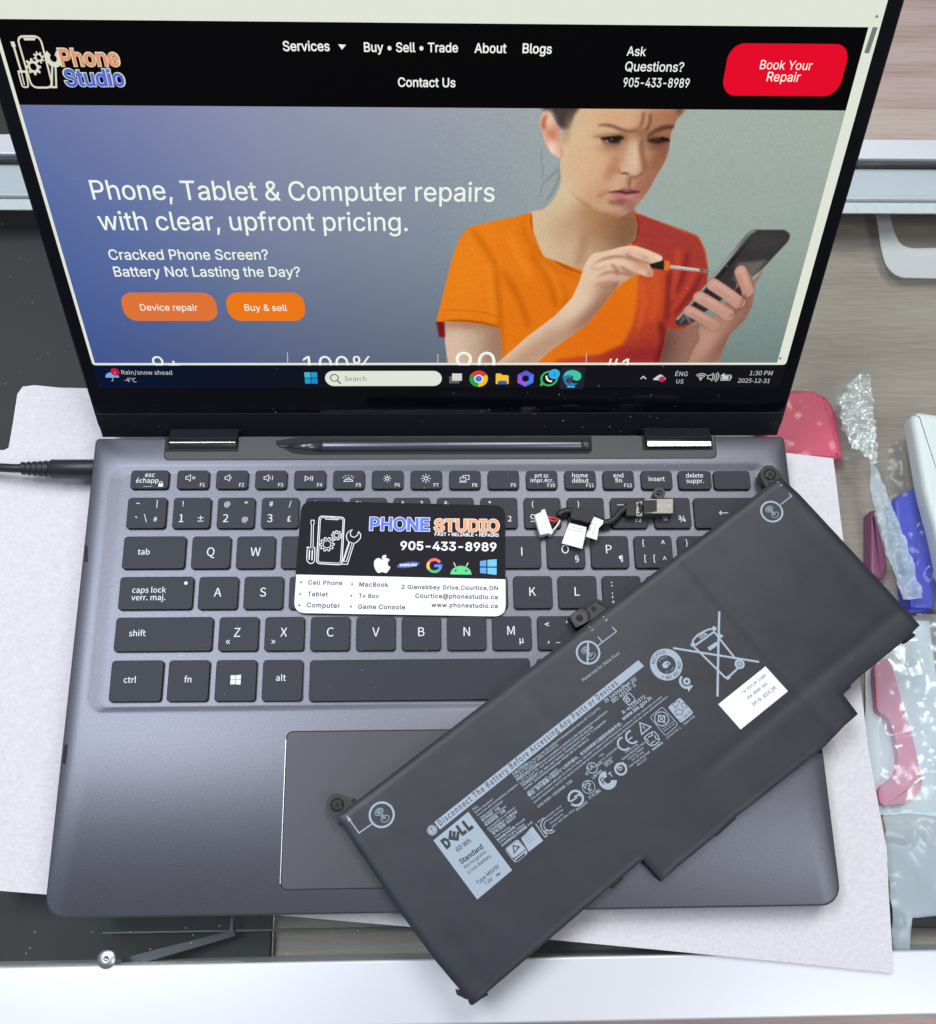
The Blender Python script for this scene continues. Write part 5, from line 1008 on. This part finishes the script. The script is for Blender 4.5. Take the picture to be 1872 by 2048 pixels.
stroke(mb, k1, [(-39.71,56.45),(-40.56,55.03),(-40.27,53.55),(-38.87,52.83),(-37.50,53.80),(-37.01,55.44),(-36.07,54.34),(-36.14,52.43),(-37.55,50.80),(-38.81,50.10),(-41.43,40.64),(-43.87,40.72),(-41.03,50.65),(-41.93,51.92),(-42.23,53.83),(-41.49,55.47)], .35, M_white, True); stroke(mb, k1, [(-40.62,50.65),(-39.59,50.43),(-41.96,41.89),(-43.09,42.11)], .28, M_white, True)
mb.build('tools_print', card)
mb = MB()
fill(mb, k1, spline([(-26.68,42.59),(-28.22,43.41),(-29.84,42.34),(-30.12,40.19),(-29.43,38.04),(-28.24,36.69),(-26.62,37.06),(-24.84,36.67),(-23.83,37.89),(-23.18,39.18),(-24.11,40.04),(-24.22,41.49),(-23.52,42.51),(-24.90,43.39)], 5), M_white); fill(mb, k1, spline([(-26.79,43.13),(-26.45,44.37),(-25.02,44.74),(-25.26,43.50),(-26.17,42.86)], 5), M_white)
fill(mb, k1, circ((-15.54,40.20), 4.95, 32, 1.28, math.radians(8)), mat('print_navy', lin((30, 62, 160)), .5)); T(mb, k2, 'SAMSUNG', *((-19.26,39.63),(-11.76,39.69)), M_white, bold=.04)
g = (-4.35,39.80)
for a0, a1, c_ in ((30, 150, (234, 92, 84)), (150, 210, (250, 190, 40)), (210, 320, (56, 170, 92)), (318, 362, (66, 120, 226))): ring(mb, k1, g, 2.15, 3.35, mat('g%d' % a0, lin(c_), .5), 18, a0, a1)
fill(mb, k2, [(g[0], g[1]+.5), (g[0]+3.35, g[1]+.5), (g[0]+3.3, g[1]-.7), (g[0], g[1]-.7)], mat('g318', (0, 0, 0)))
M_green = mat('print_green', lin((66, 204, 124)), .5); a = (7.00,35.74); fill(mb, k1, circ(a, 4.5, 24, 3.9, math.radians(-1), 0, 180), M_green)
for s_ in ((4.77,37.58), (9.27,37.44)): fill(mb, k2, circ(s_, .42, 12), M_cardk)
stroke(mb, k1, [(4.74,39.41),(3.99,41.14)], .35, M_white); stroke(mb, k1, [(9.35,39.38),(10.14,40.99)], .35, M_white)
for i, q in enumerate(([(15.28,41.71),(17.96,42.13),(17.90,39.32),(15.23,39.34)], [(18.47,42.23),(22.44,42.53),(22.35,39.18),(18.41,39.26)], [(15.22,38.80),(17.89,38.73),(17.83,35.99),(15.18,36.33)], [(18.40,38.72),(22.34,38.64),(22.21,35.42),(18.34,35.93)])): fill(mb, k1, q, mat('winblue%d' % (i % 2), lin([(74, 150, 226), (84, 186, 232)][i % 2]), .5))
mb.build('maker_logos_print', card)

# ------------------------------------------------------------------ charging socket with its cable
M_plw = mat('connector_white', (.74, .76, .76), .45); M_red = mat('wire_red', (.55, .03, .05), .45); M_whw = mat('wire_white', (.7, .68, .62), .5); M_slv = mat('cable_sleeve', (.012, .012, .013), .42, bump=(3500, .5, .0004)); M_tape = mat('cloth_tape', (.022, .022, .023), .7, bump=(2500, .3, .0003)); M_tag = mat('paper_tag', (.80, .81, .80), .6); M_nickel = mat('nickel', (.24, .225, .215), .5, 1., noise=(500, .08)); M_tagink = mat('tag_ink', (.25, .25, .25), .7)
jack = thing('charging_socket_cable', 'small charging socket with a short black cable and white plug lying on the number keys', 'cable')
mb = MB(); prism(mb, [(39.17,61.78),(42.17,63.06),(42.13,63.93),(43.78,64.51),(46.89,53.91),(46.75,53.13),(45.51,52.56),(45.17,53.26),(41.77,52.50),(41.22,52.58)][::-1], .65, 4.0, M_plw, .25)
for k in range(7):
    a, b = Vector((42.32,62.15)), Vector((44.35,54.70)); p = a+(b-a)*k/6; fill(mb, PZ(4.02), circ(tuple(p), .32, 8), mat('plug_slot', (.5, .52, .54), .6))
mb.build('plug', jack)
for nm, m, q in (('red_wire', M_red, [(44.50,61.95),(46.29,60.77),(48.11,60.56),(49.92,59.97)]), ('red_wire', M_red, [(44.82,60.78),(46.60,59.40),(48.42,59.19),(50.12,60.16)]), ('white_wire', M_whw, [(46.02,54.15),(47.72,55.69),(49.27,57.63),(50.28,59.77)]), ('black_wire', M_slv, [(45.58,56.87),(46.89,57.64),(48.41,58.80),(50.11,60.04)])):
    mb = MB(); tube(mb, spl3([(x, y, 2.2+.5*math.sin(i)) for i, (x, y) in enumerate(q)]), .48, m, 8); mb.build(nm, jack)
mb = MB(); path = [(49.68,61.52),(51.79,63.40),(55.50,63.66),(60.60,62.05),(64.96,60.46),(68.54,58.47),(71.50,58.45),(74.19,60.21),(77.37,63.74),(80.47,65.70),(83.82,65.68)]
tube(mb, spl3([(x, y, 3.0) for x, y in path], 8), 1.55, M_slv, 14); mb.build('sleeve', jack)
mb = MB(); q = [(55.73,64.45),(57.41,64.72),(61.09,64.22),(65.40,61.83),(62.78,57.72),(58.96,58.72),(54.77,59.92)][::-1]; prism(mb, spline(q, 3), 2.2, 4.75, M_tape, .4); mb.build('cloth_tape', jack)
mb = MB(); prism(mb, [(54.16,58.08),(61.62,56.02),(59.22,46.23),(50.46,48.77)][::-1], 3.2, 3.45, M_tag)

T(mb, PZ(3.48), '05HY0T A00', *((60.06,55.57),(55.36,56.45)), M_tagink, bold=.01); T(mb, PZ(3.48), 'CN0M3W0950128', *((59.69,54.10),(53.68,55.49)), M_tagink, bold=.01)
o = mb.build('tag', jack); o['label'] = 'square white tag'
mb = MB(); prism(mb, spline([(64.88,60.36),(68.81,58.62),(68.46,56.95),(66.68,55.22),(65.50,49.64),(60.86,51.32),(63.04,56.79)][::-1], 1), 4.6, 4.85, M_tag)
for k in range(3): T(mb, PZ(4.88), 'DC301012 A00', *((63.89,52.15),(65.80,57.16)), M_tagink, bold=.01) if k == 0 else None
T(mb, PZ(4.88), 'REV 1A', *((62.70,53.70),(64.17,57.37)), M_inkdark, bold=.02)
o = mb.build('tag', jack); o['label'] = 'narrow white tag folded round the cable'
mb = MB(); prism(mb, [(79.61,67.14),(83.56,67.20),(83.13,60.73),(79.03,60.91)][::-1], .8, 4.6, M_tape, .3); mb.build('tape_wrap', jack)
mb = MB(); prism(mb, [(83.65,67.44),(86.68,68.01),(86.18,60.75),(83.43,60.88)][::-1], .9, 3.9, M_nickel, .2); tube(mb, spl3([(*((84.93,66.64)), 4.3), (*((85.70,64.47)), 4.8), (*((84.62,62.13)), 4.2)]), .7, M_slv, 8); stroke(mb, PZ(4.9), [(84.24,61.93),(85.65,63.69)], .5, M_white); mb.build('terminal', jack)
mb = MB(); prism(mb, [(87.03,68.07),(99.77,68.25),(99.21,61.19),(86.38,61.33)][::-1], .7, 6.0, M_nickel, .25); T(mb, PZ(6.03), 'CC628', *((92.63,64.04),(98.16,64.17)), mat('etched', (.36, .33, .32), .5, .8), bold=.0); mb.build('socket_shell', jack)
mb = MB(); prism(mb, [(86.69,67.41),(92.45,67.50),(92.06,62.28),(89.90,61.78),(86.28,61.53)][::-1], 5.9, 6.2, M_tape, .08); mb.build('tape_patch', jack)
mb = MB(); c_ = (94.65,72.21); ring(mb, PZ(2.6), c_, 1.3, 2.7, M_lug, 24); ring(mb, PZ(1.0), c_, 1.3, 2.7, M_lug, 24)
A = circ(c_, 2.7, 24); N = len(A); mb.add([(x, y, 1.0) for x, y in A]+[(x, y, 2.6) for x, y in A], [(i, (i+1) % N, N+(i+1) % N, N+i) for i in range(N)], M_lug); A = circ(c_, 1.3, 24); mb.add([(x, y, 1.0) for x, y in A]+[(x, y, 2.6) for x, y in A], [(i, N+i, N+(i+1) % N, (i+1) % N) for i in range(N)], M_lug)
mb.build('fixing_loop', jack)
# ------------------------------------------------------------------ charger plug at the left edge
M_rub = mat('charger_rubber', (.018, .018, .020), .42, 0, .45)
plug = thing('charger_plug', 'black barrel charger plug and cable pushed into the left side of the laptop', 'charger plug')
pz = -7.; a = (-156.97,89.08); b = (-175.67,89.16); c2 = (-187.99,89.45); d = (-196.43,89.98)
mb = MB(); tube(mb, [(-LW/2+.2, a[1], pz), (-LW/2-1, a[1], pz), (b[0]+1, b[1], pz), (b[0], b[1], pz)], [3.9, 4.2, 4.2, 3.6], M_rub, 24); mb.build('grip', plug)
mb = MB(); xs = np.linspace(b[0], c2[0], 40); tube(mb, [(x, b[1]+(c2[1]-b[1])*i/39, pz) for i, x in enumerate(xs)], [3.5-.9*i/39+(.25 if (i//4) % 2 else -.25) for i in range(40)], M_rub, 20); mb.build('strain_relief', plug)
mb = MB(); tube(mb, spl3([(c2[0]+1, c2[1], pz), (d[0], d[1], pz-.5), (d[0]-25, d[1]+4, pz-4), (d[0]-80, d[1]+18, pz-6)]), 1.95, M_rub, 16); mb.build('cable', plug)

# ------------------------------------------------------------------ foam sheet under the laptop
M_foam = mat('packing_foam', (.64, .63, .66), .75, 0, .3, bump=(620, .6, .0008), noise=(620, .08))
foam = [(-196.86,134.88),(-198.93,130.96),(-199.11,115.48),(-199.47,103.56),(-201.58,102.31),(-217.05,102.87),(-190.97,-89.54),(-178.99,-90.48),(-138.99,-94.15),(-64.91,-101.78),(1.11,-108.33),(81.08,-116.61),(133.01,-122.17),(177.27,-127.21),(182.15,-79.87),(180.15,-38.65), (181.56,28.05),(182.52,96.87),(158.01,100.03),(3.35,114.94),(-163.33,134.04),(-179.63,134.33),(-191.38,135.66)]
def fh(x, y):
    z = -15.6+.25*vnoise(x/14, y/14, 2)+.06*vnoise(x/1.3, y/1.3, 8)+.05*vnoise(x/.7, y/.7, 9)
    if y < -96: z += 1.2*max(0, min(1, (-96-y)/25))*max(0, min(1, (x-20)/60))
    return z
mb = MB(); sheet(mb, foam[::-1], fh, 2.2, .05, M_foam, 1.2); tag(mb.build('foam_sheet'), 'thin pale lilac packing foam sheet spread under the laptop', 'foam sheet')
# ------------------------------------------------------------------ display counter
M_alu = mat('white_aluminium', (.66, .68, .72), .36, .3, .5, noise=(9, .03)); M_gap_shadow = mat('rail_gap_shadow', (.03, .032, .034), .6); M_pale = mat('pale_ledge', (.60, .63, .70), .35, .1, noise=(25, .05)); M_board = mat('dark_board', (.014, .012, .012), .6, noise=(30, .1))
def glassmat():
    m = bpy.data.materials.new('clear_glass'); m.use_nodes = True; t = m.node_tree; t.nodes.clear(); o = t.nodes.new('ShaderNodeOutputMaterial'); mx = t.nodes.new('ShaderNodeMixShader'); tr = t.nodes.new('ShaderNodeBsdfTransparent'); g = t.nodes.new('ShaderNodeBsdfGlossy'); fr = t.nodes.new('ShaderNodeFresnel')
    tr.inputs[0].default_value = (.95, .975, .965, 1); g.inputs['Roughness'].default_value = .02; ge = t.nodes.new('ShaderNodeNewGeometry'); mr = t.nodes.new('ShaderNodeMapRange'); t.links.new(ge.outputs['Backfacing'], mr.inputs[0]); mr.inputs[3].default_value = 1.45; mr.inputs[4].default_value = 1/1.45; t.links.new(mr.outputs[0], fr.inputs[0])
    t.links.new(fr.outputs[0], mx.inputs[0]); t.links.new(tr.outputs[0], mx.inputs[1]); t.links.new(g.outputs[0], mx.inputs[2]); t.links.new(mx.outputs[0], o.inputs[0]); return m
M_gl = glassmat(); M_gedge = mat('glass_edge', (.06, .11, .10), .2, 0, .6)
def woodmat(name, a, b, c, sc, fine=40, fx=1.2):
    m = mat(name, b, .45); t = m.node_tree; bs = t.nodes['Principled BSDF']; co = t.nodes.new('ShaderNodeTexCoord'); mp = t.nodes.new('ShaderNodeMapping'); t.links.new(co.outputs['Object'], mp.inputs[0]); mp.inputs['Scale'].default_value = (sc*.14, sc, 1)
    n1 = t.nodes.new('ShaderNodeTexNoise'); t.links.new(mp.outputs[0], n1.inputs['Vector']); n1.inputs['Scale'].default_value = 1.6; n1.inputs['Detail'].default_value = 3; n1.inputs['Distortion'].default_value = 1.4
    w = t.nodes.new('ShaderNodeTexNoise'); mp2 = t.nodes.new('ShaderNodeMapping'); t.links.new(co.outputs['Object'], mp2.inputs[0]); mp2.inputs['Scale'].default_value = (sc*fx, sc*fine, 1); t.links.new(mp2.outputs[0], w.inputs['Vector']); w.inputs['Scale'].default_value = 1; w.inputs['Detail'].default_value = 5; w.inputs['Distortion'].default_value = .6
    wv = t.nodes.new('ShaderNodeTexWave'); wv.bands_direction = 'Y'; t.links.new(mp.outputs[0], wv.inputs['Vector']); wv.inputs['Scale'].default_value = .9; wv.inputs['Distortion'].default_value = 7; wv.inputs['Detail'].default_value = 3; wv.inputs['Detail Scale'].default_value = .7
    a1 = t.nodes.new('ShaderNodeMath'); a1.operation = 'MULTIPLY_ADD'; t.links.new(n1.outputs[0], a1.inputs[0]); a1.inputs[1].default_value = .40; t.links.new(w.outputs[0], a1.inputs[2])
    a2 = t.nodes.new('ShaderNodeMath'); a2.operation = 'MULTIPLY_ADD'; t.links.new(wv.outputs[0], a2.inputs[0]); a2.inputs[1].default_value = .22; t.links.new(a1.outputs[0], a2.inputs[2])
    r = ramp(t, a2.outputs[0], [(.45, a), (.72, b), (1., c)]); t.links.new(r.outputs[0], bs.inputs['Base Color']); return m
M_wood = woodmat('floor_wood', (.52, .375, .32), (.66, .50, .44), (.76, .61, .55), 4, 40, 2)
M_shelf = woodmat('shelf_wood', (.27, .21, .172), (.345, .28, .238), (.41, .345, .30), 8, 90, 5)
case = thing('display_counter', 'glass topped display counter with white metal rails under the laptop', 'display counter')
mb = MB(); box(mb, -460, -143.2, -60, 460, -119, -16.75, M_alu, .9); mb.build('front_rail', case)
mb = MB(); box(mb, -460, 268.6, -40, 460, 281, -16.8, M_alu, .5); mb.build('back_rail', case)
mb = MB(); box(mb, -460, 267.2, -40, 460, 268.5, -19, M_gap_shadow); mb.build('rail_gap_shadow', case)  # dark bar stands in for the shadow in the gap
mb = MB(); box(mb, -460, 250, -24.5, 460, 267, -22.5, M_pale, .4); box(mb, -460, 247, -24.5, 460, 249.8, -21.5, M_alu, .4); box(mb, -460, 240, -24.2, 460, 246.8, -23.5, mat('ledge_seal', (.68, .71, .74), .5, bump=(200, .8, .002)), .4); mb.build('back_ledge', case)
mb = MB(); box(mb, -460, -118.9, -20.2, 460, 267, -17.2, M_gl); mb.build('glass_top', case)
mb = MB(); box(mb, -460, -140, -47, -75, 330, -41, M_board); mb.build('dark_panel', case)
mb = MB(); box(mb, -74.5, -140, -52, 460, 330, -47, M_shelf); mb.build('shelf_board', case)
a = (-143.22,-108.46); b = (-143.84,-101.97)
mb = MB(); box(mb, a[0], a[1], -36.5, 140, a[1]+.7, -34.5, M_gedge); box(mb, a[0], a[1]+.7, -36.5, 140, a[1]+60, -34.5, M_gl); mb.build('lower_glass_shelf', case)
M_clear = mat('bracket_metal', (.09, .09, .10), .4, .8)
a = (-89.86,-109.73); mb = MB(); box(mb, a[0]-.6, a[1]-.5, -35.5, a[0]+.8, a[1]+30, -33, M_clear, .2); mb.build('shelf_bracket', case)
p, q = (-131.71,-119.47), (-88.24,-108.91); d = (Vector(q)-Vector(p)).normalized(); n_ = Vector((-d.y, d.x))*2.0
mb = MB(); v = [(p[0]+n_.x, p[1]+n_.y, -27), (p[0]-n_.x, p[1]-n_.y, -27), (q[0]-n_.x*.6, q[1]-n_.y*.6, -33), (q[0]+n_.x*.6, q[1]+n_.y*.6, -33)]; mb.add(v+[(x, y, z-1.5) for x, y, z in v], [(0, 1, 2, 3), (0, 4, 5, 1), (1, 5, 6, 2), (2, 6, 7, 3), (3, 7, 4, 0), (7, 6, 5, 4)], M_clear); mb.build('shelf_strut', case)
c_ = (-134.53,-117.69); mb = MB(); 
for i in range(9): pass
prof = [(3.9, 0), (3.8, .5), (3.3, .9), (2.5, 1.25), (1.5, 1.45), (.9, 1.5), (.7, 1.0), (0.01, .9)]; n = 24; v = []; f = []
for r, h in prof: v += [(c_[0]+r*math.cos(2*math.pi*k/n), c_[1]+.9+r*math.sin(2*math.pi*k/n), -17.1+h) for k in range(n)]
for i in range(len(prof)-1): f += [(i*n+k, i*n+(k+1) % n, (i+1)*n+(k+1) % n, (i+1)*n+k) for k in range(n)]
mb.add(v, f, mat('screw_zinc', (.50, .53, .55), .38, 1.), True); mb.build('rail_screw', case)
# floor
mb = MB(); mb.add([(-3000, -2500, -880), (3000, -2500, -880), (3000, 3500, -880), (-3000, 3500, -880)], [(0, 1, 2, 3)], M_wood); fl = mb.build('floor'); fl['kind'] = 'structure'
# ------------------------------------------------------------------ things inside the counter, under the glass
ZS = -47.
def filmmat(name, tint, opac, rough, dif=.7):
    m = bpy.data.materials.new(name); m.use_nodes = True; t = m.node_tree; t.nodes.clear(); o = t.nodes.new('ShaderNodeOutputMaterial'); mx = t.nodes.new('ShaderNodeMixShader'); tr = t.nodes.new('ShaderNodeBsdfTransparent'); mx2 = t.nodes.new('ShaderNodeMixShader'); g = t.nodes.new('ShaderNodeBsdfGlossy'); df = t.nodes.new('ShaderNodeBsdfTranslucent'); df2 = t.nodes.new('ShaderNodeBsdfDiffuse')
    tr.inputs[0].default_value = (.96, .97, .98, 1); g.inputs['Roughness'].default_value = rough; df2.inputs[0].default_value = (*tint, 1); mx.inputs[0].default_value = opac; mx2.inputs[0].default_value = dif
    t.links.new(g.outputs[0], mx2.inputs[1]); t.links.new(df2.outputs[0], mx2.inputs[2]); t.links.new(tr.outputs[0], mx.inputs[1]); t.links.new(mx2.outputs[0], mx.inputs[2]); t.links.new(mx.outputs[0], o.inputs[0]); return m
M_film = filmmat('clear_film', (.92, .94, .97), .07, .14); M_film2 = filmmat('milky_film', (.78, .87, 1.0), .52, .24, .93); M_crimp = filmmat('crimped_film', (.95, .96, .97), .70, .14)
def film(name, out, z, amp, sc, m, seed, label, cat, parent=None, step=1.7, stretch=1.):
    def h(x, y):
        a = vnoise(x/sc, y/(sc*stretch), seed); b = vnoise(x/sc*2.3+9, y/(sc*stretch)*2.3, seed+3); c = vnoise(x/sc*5.1, y/(sc*stretch)*5.1, seed+6)
        return z+amp*(abs(a-.5)*1.6+abs(b-.5)*.8+abs(c-.5)*.4)
    mb = MB(); o = out if sum(out[i-1][0]*out[i][1]-out[i][0]*out[i-1][1] for i in range(len(out))) > 0 else out[::-1]
    sheet(mb, o, h, step, .4, m); ob = mb.build(name, parent)
    if label: tag(ob, label, cat)
    return ob
def slab(name, out, z0, z1, m, bev, label=None, cat=None, parent=None):
    o = out if sum(out[i-1][0]*out[i][1]-out[i][0]*out[i-1][1] for i in range(len(out))) > 0 else out[::-1]
    mb = MB(); prism(mb, o, z0, z1, m, bev); ob = mb.build(name, parent)
    if label: tag(ob, label, cat)
    return ob
M_pink = mat('pink_plastic', (.95, .055, .16), .35, 0, .5); M_palepink = mat('pale_pink_plastic', (.98, .34, .52), .4); M_blue = mat('blue_plastic', (.03, .05, .60), .35); M_purple = mat('plum_plastic', (.28, .07, .17), .4)
M_wpack = mat('white_pack', (.90, .91, .91), .45, bump=(60, .3, .002)); M_dark = mat('dark_tray', (.012, .012, .013), .5); M_reflection = mat('reflection_pale', (.74, .73, .78), .4)
slab('pink_case', rpoly([(160.96,143.47),(175.21,143.91),(184.71,144.09),(190.35,141.79),(194.58,137.88),(197.12,130.11),(197.53,106.61),(192.81,106.01),(157.23,108.64)], 3), ZS, -35, M_pink, 2.5, 'bright pink plastic case in a clear bag beside the laptop hinge', 'plastic case')
ob = film('clear_bag', [(161.53,144.00),(189.11,142.98),(197.00,144.60),(209.60,150.16),(213.67,149.49),(214.56,134.82),(213.28,117.56),(211.34,101.91),(208.66,101.30),(195.33,105.07),(176.74,103.90),(157.34,105.21)], -34, 3.0, 26, M_film, 1, 'crinkled clear bag sealed round the bright pink case', 'plastic bag')
film('crimped_end', [(200.66,142.83),(208.58,149.02),(212.92,148.36),(212.16,132.47),(211.77,115.32),(210.22,100.38),(207.31,100.08),(203.65,104.74),(196.92,110.36),(195.11,122.94),(194.53,131.87)], -31.5, 6.5, 3.4, M_crimp, 4, None, None, ob, .8)
film('clear_strip', [(205.92,100.40),(210.13,99.77),(212.14,91.79),(214.48,76.67),(219.01,61.81),(220.25,44.38),(222.19,32.06),(212.85,32.14),(208.91,50.22),(206.98,67.78),(205.29,79.71)], -32, 5, 5, M_film2, 9, 'twisted clear plastic strip between the foam sheet and the blue pack', 'plastic strip', None, 1.0, 2.4)
slab('plum_case', rpoly([(208.32,79.87),(210.14,80.47),(212.74,58.78),(212.58,49.92),(208.91,44.10),(203.70,47.05)], 2), ZS, -39, M_purple, 1.5, 'plum red plastic piece half hidden by the foam sheet', 'plastic case')
slab('blue_case', rpoly([(219.78,85.73),(227.26,89.38),(234.20,93.05),(235.74,88.11),(233.81,75.91),(234.18,46.20),(231.61,28.92),(219.16,29.02),(220.45,52.14),(219.03,72.97)], 2.5), ZS, -37, M_blue, 2, 'deep blue plastic case in a clear bag at the right edge', 'plastic case')
film('clear_bag', [(219.35,112.82),(222.50,114.39),(232.98,110.26),(243.19,108.33),(238.56,69.10),(231.75,27.23),(219.29,29.03),(217.13,51.50),(216.14,75.23),(215.95,93.50)], -35.5, 4, 14, M_film, 12, 'clear bag wrapped round the deep blue case', 'plastic bag')
slab('white_package', rpoly([(228.84,123.57),(231.81,126.40),(267.78,120.96),(248.68,14.44),(232.94,20.05),(230.90,64.22),(228.99,83.71)], 3), -34, -25, M_wpack, 3, 'white soft package at the right edge beside the blue case', 'package')
# large milky bag with a pale pink ring
pr = [(200.82,4.35),(207.53,7.67),(209.14,2.34),(210.57,-7.24),(211.29,-18.10),(213.37,-26.04),(214.39,-37.55),(214.81,-49.60), (215.21,-48.54),(214.22,-52.97),(210.72,-57.07),(205.19,-59.74),(199.39,-60.49),(194.29,-60.42),(194.19,-53.27), (204.12,-46.95),(205.95,-37.91),(205.52,-28.27),(203.41,-20.35),(198.98,-18.43)]
slab('pink_ring', rpoly(pr, 3), ZS, -42, M_palepink, .2, 'pale pink plastic ring inside a milky bag right of the foam sheet', 'plastic ring')
ob = film('milky_bag', [(206.00,9.91),(220.45,26.33),(232.39,25.74),(230.74,-13.09),(224.55,-50.18), (222.07,-65.44),(209.41,-63.92),(191.40,-64.48),(191.68,-50.91), (194.13,-26.56),(198.40,3.28)], -35, 6, 20, filmmat('cover_film', (.9, .94, 1.0), .24, .2, .55), 20, 'large milky plastic bag holding the pale pink ring', 'plastic bag')
film('back_film', [(206.00,9.91),(220.45,26.33),(232.39,25.74),(230.74,-13.09),(224.55,-50.18), (222.07,-65.44),(209.41,-63.92),(191.40,-64.48),(191.68,-50.91), (194.13,-26.56),(198.40,3.28)], -46.6, 1.2, 30, mat('milky_film', (.86, .92, 1.0), .4), 22, None, None, ob)
slab('grey_box', [(189.94,-77.76),(217.69,-78.16),(212.99,-106.65),(196.06,-106.89),(186.85,-99.08)], ZS, -35, mat('grey_carton', (.34, .335, .36), .5), 1.2, 'grey flat box in a wrinkled bag by the front rail', 'box')
film('wrinkled_bag', [(189.76,-64.36),(207.88,-64.07),(217.75,-65.01),(210.92,-106.44),(193.53,-107.17),(191.11,-119.58),(184.19,-119.46),(186.18,-98.46)], -32, 6, 24, M_film2, 31, 'wrinkled clear bag over the grey box by the front rail', 'plastic bag')
slab('dark_tray', [(190.80,-107.24),(215.07,-106.86),(214.14,-112.47),(194.53,-111.64),(190.16,-111.57)], ZS, -37, M_dark, 1, 'black tray edge between the grey box and the front rail', 'tray')
# reflection in the counter glass, shaped as a pale frame lying under it
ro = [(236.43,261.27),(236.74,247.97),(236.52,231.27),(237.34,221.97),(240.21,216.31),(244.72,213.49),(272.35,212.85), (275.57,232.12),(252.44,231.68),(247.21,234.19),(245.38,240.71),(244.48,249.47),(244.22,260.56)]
slab('reflection_frame', rpoly(ro, 2.5), -41.6, -41, filmmat('reflection_film', (.98, .96, 1.0), .50, .4, .97), .1, 'pale frame standing in for a reflection in the counter glass', 'tray')
# dust on the counter glass
mb = MB()
for i in range(110):
    x, y = (rnd.uniform(-235, -150), rnd.uniform(120, 235)) if rnd.random() < .55 else (rnd.uniform(170, 250), rnd.uniform(60, 235))
    s = rnd.choice([.08, .11, .17]); fill(mb, PZ(-17.1), circ((x, y), s, 5), M_dust)
for i in range(25): x = rnd.uniform(-170, 20); fill(mb, PZ(-17.1), circ((x, rnd.uniform(-118, -100)), .18, 5), M_dust)
o = mb.build('dust_specks', case); o['kind'] = 'stuff'
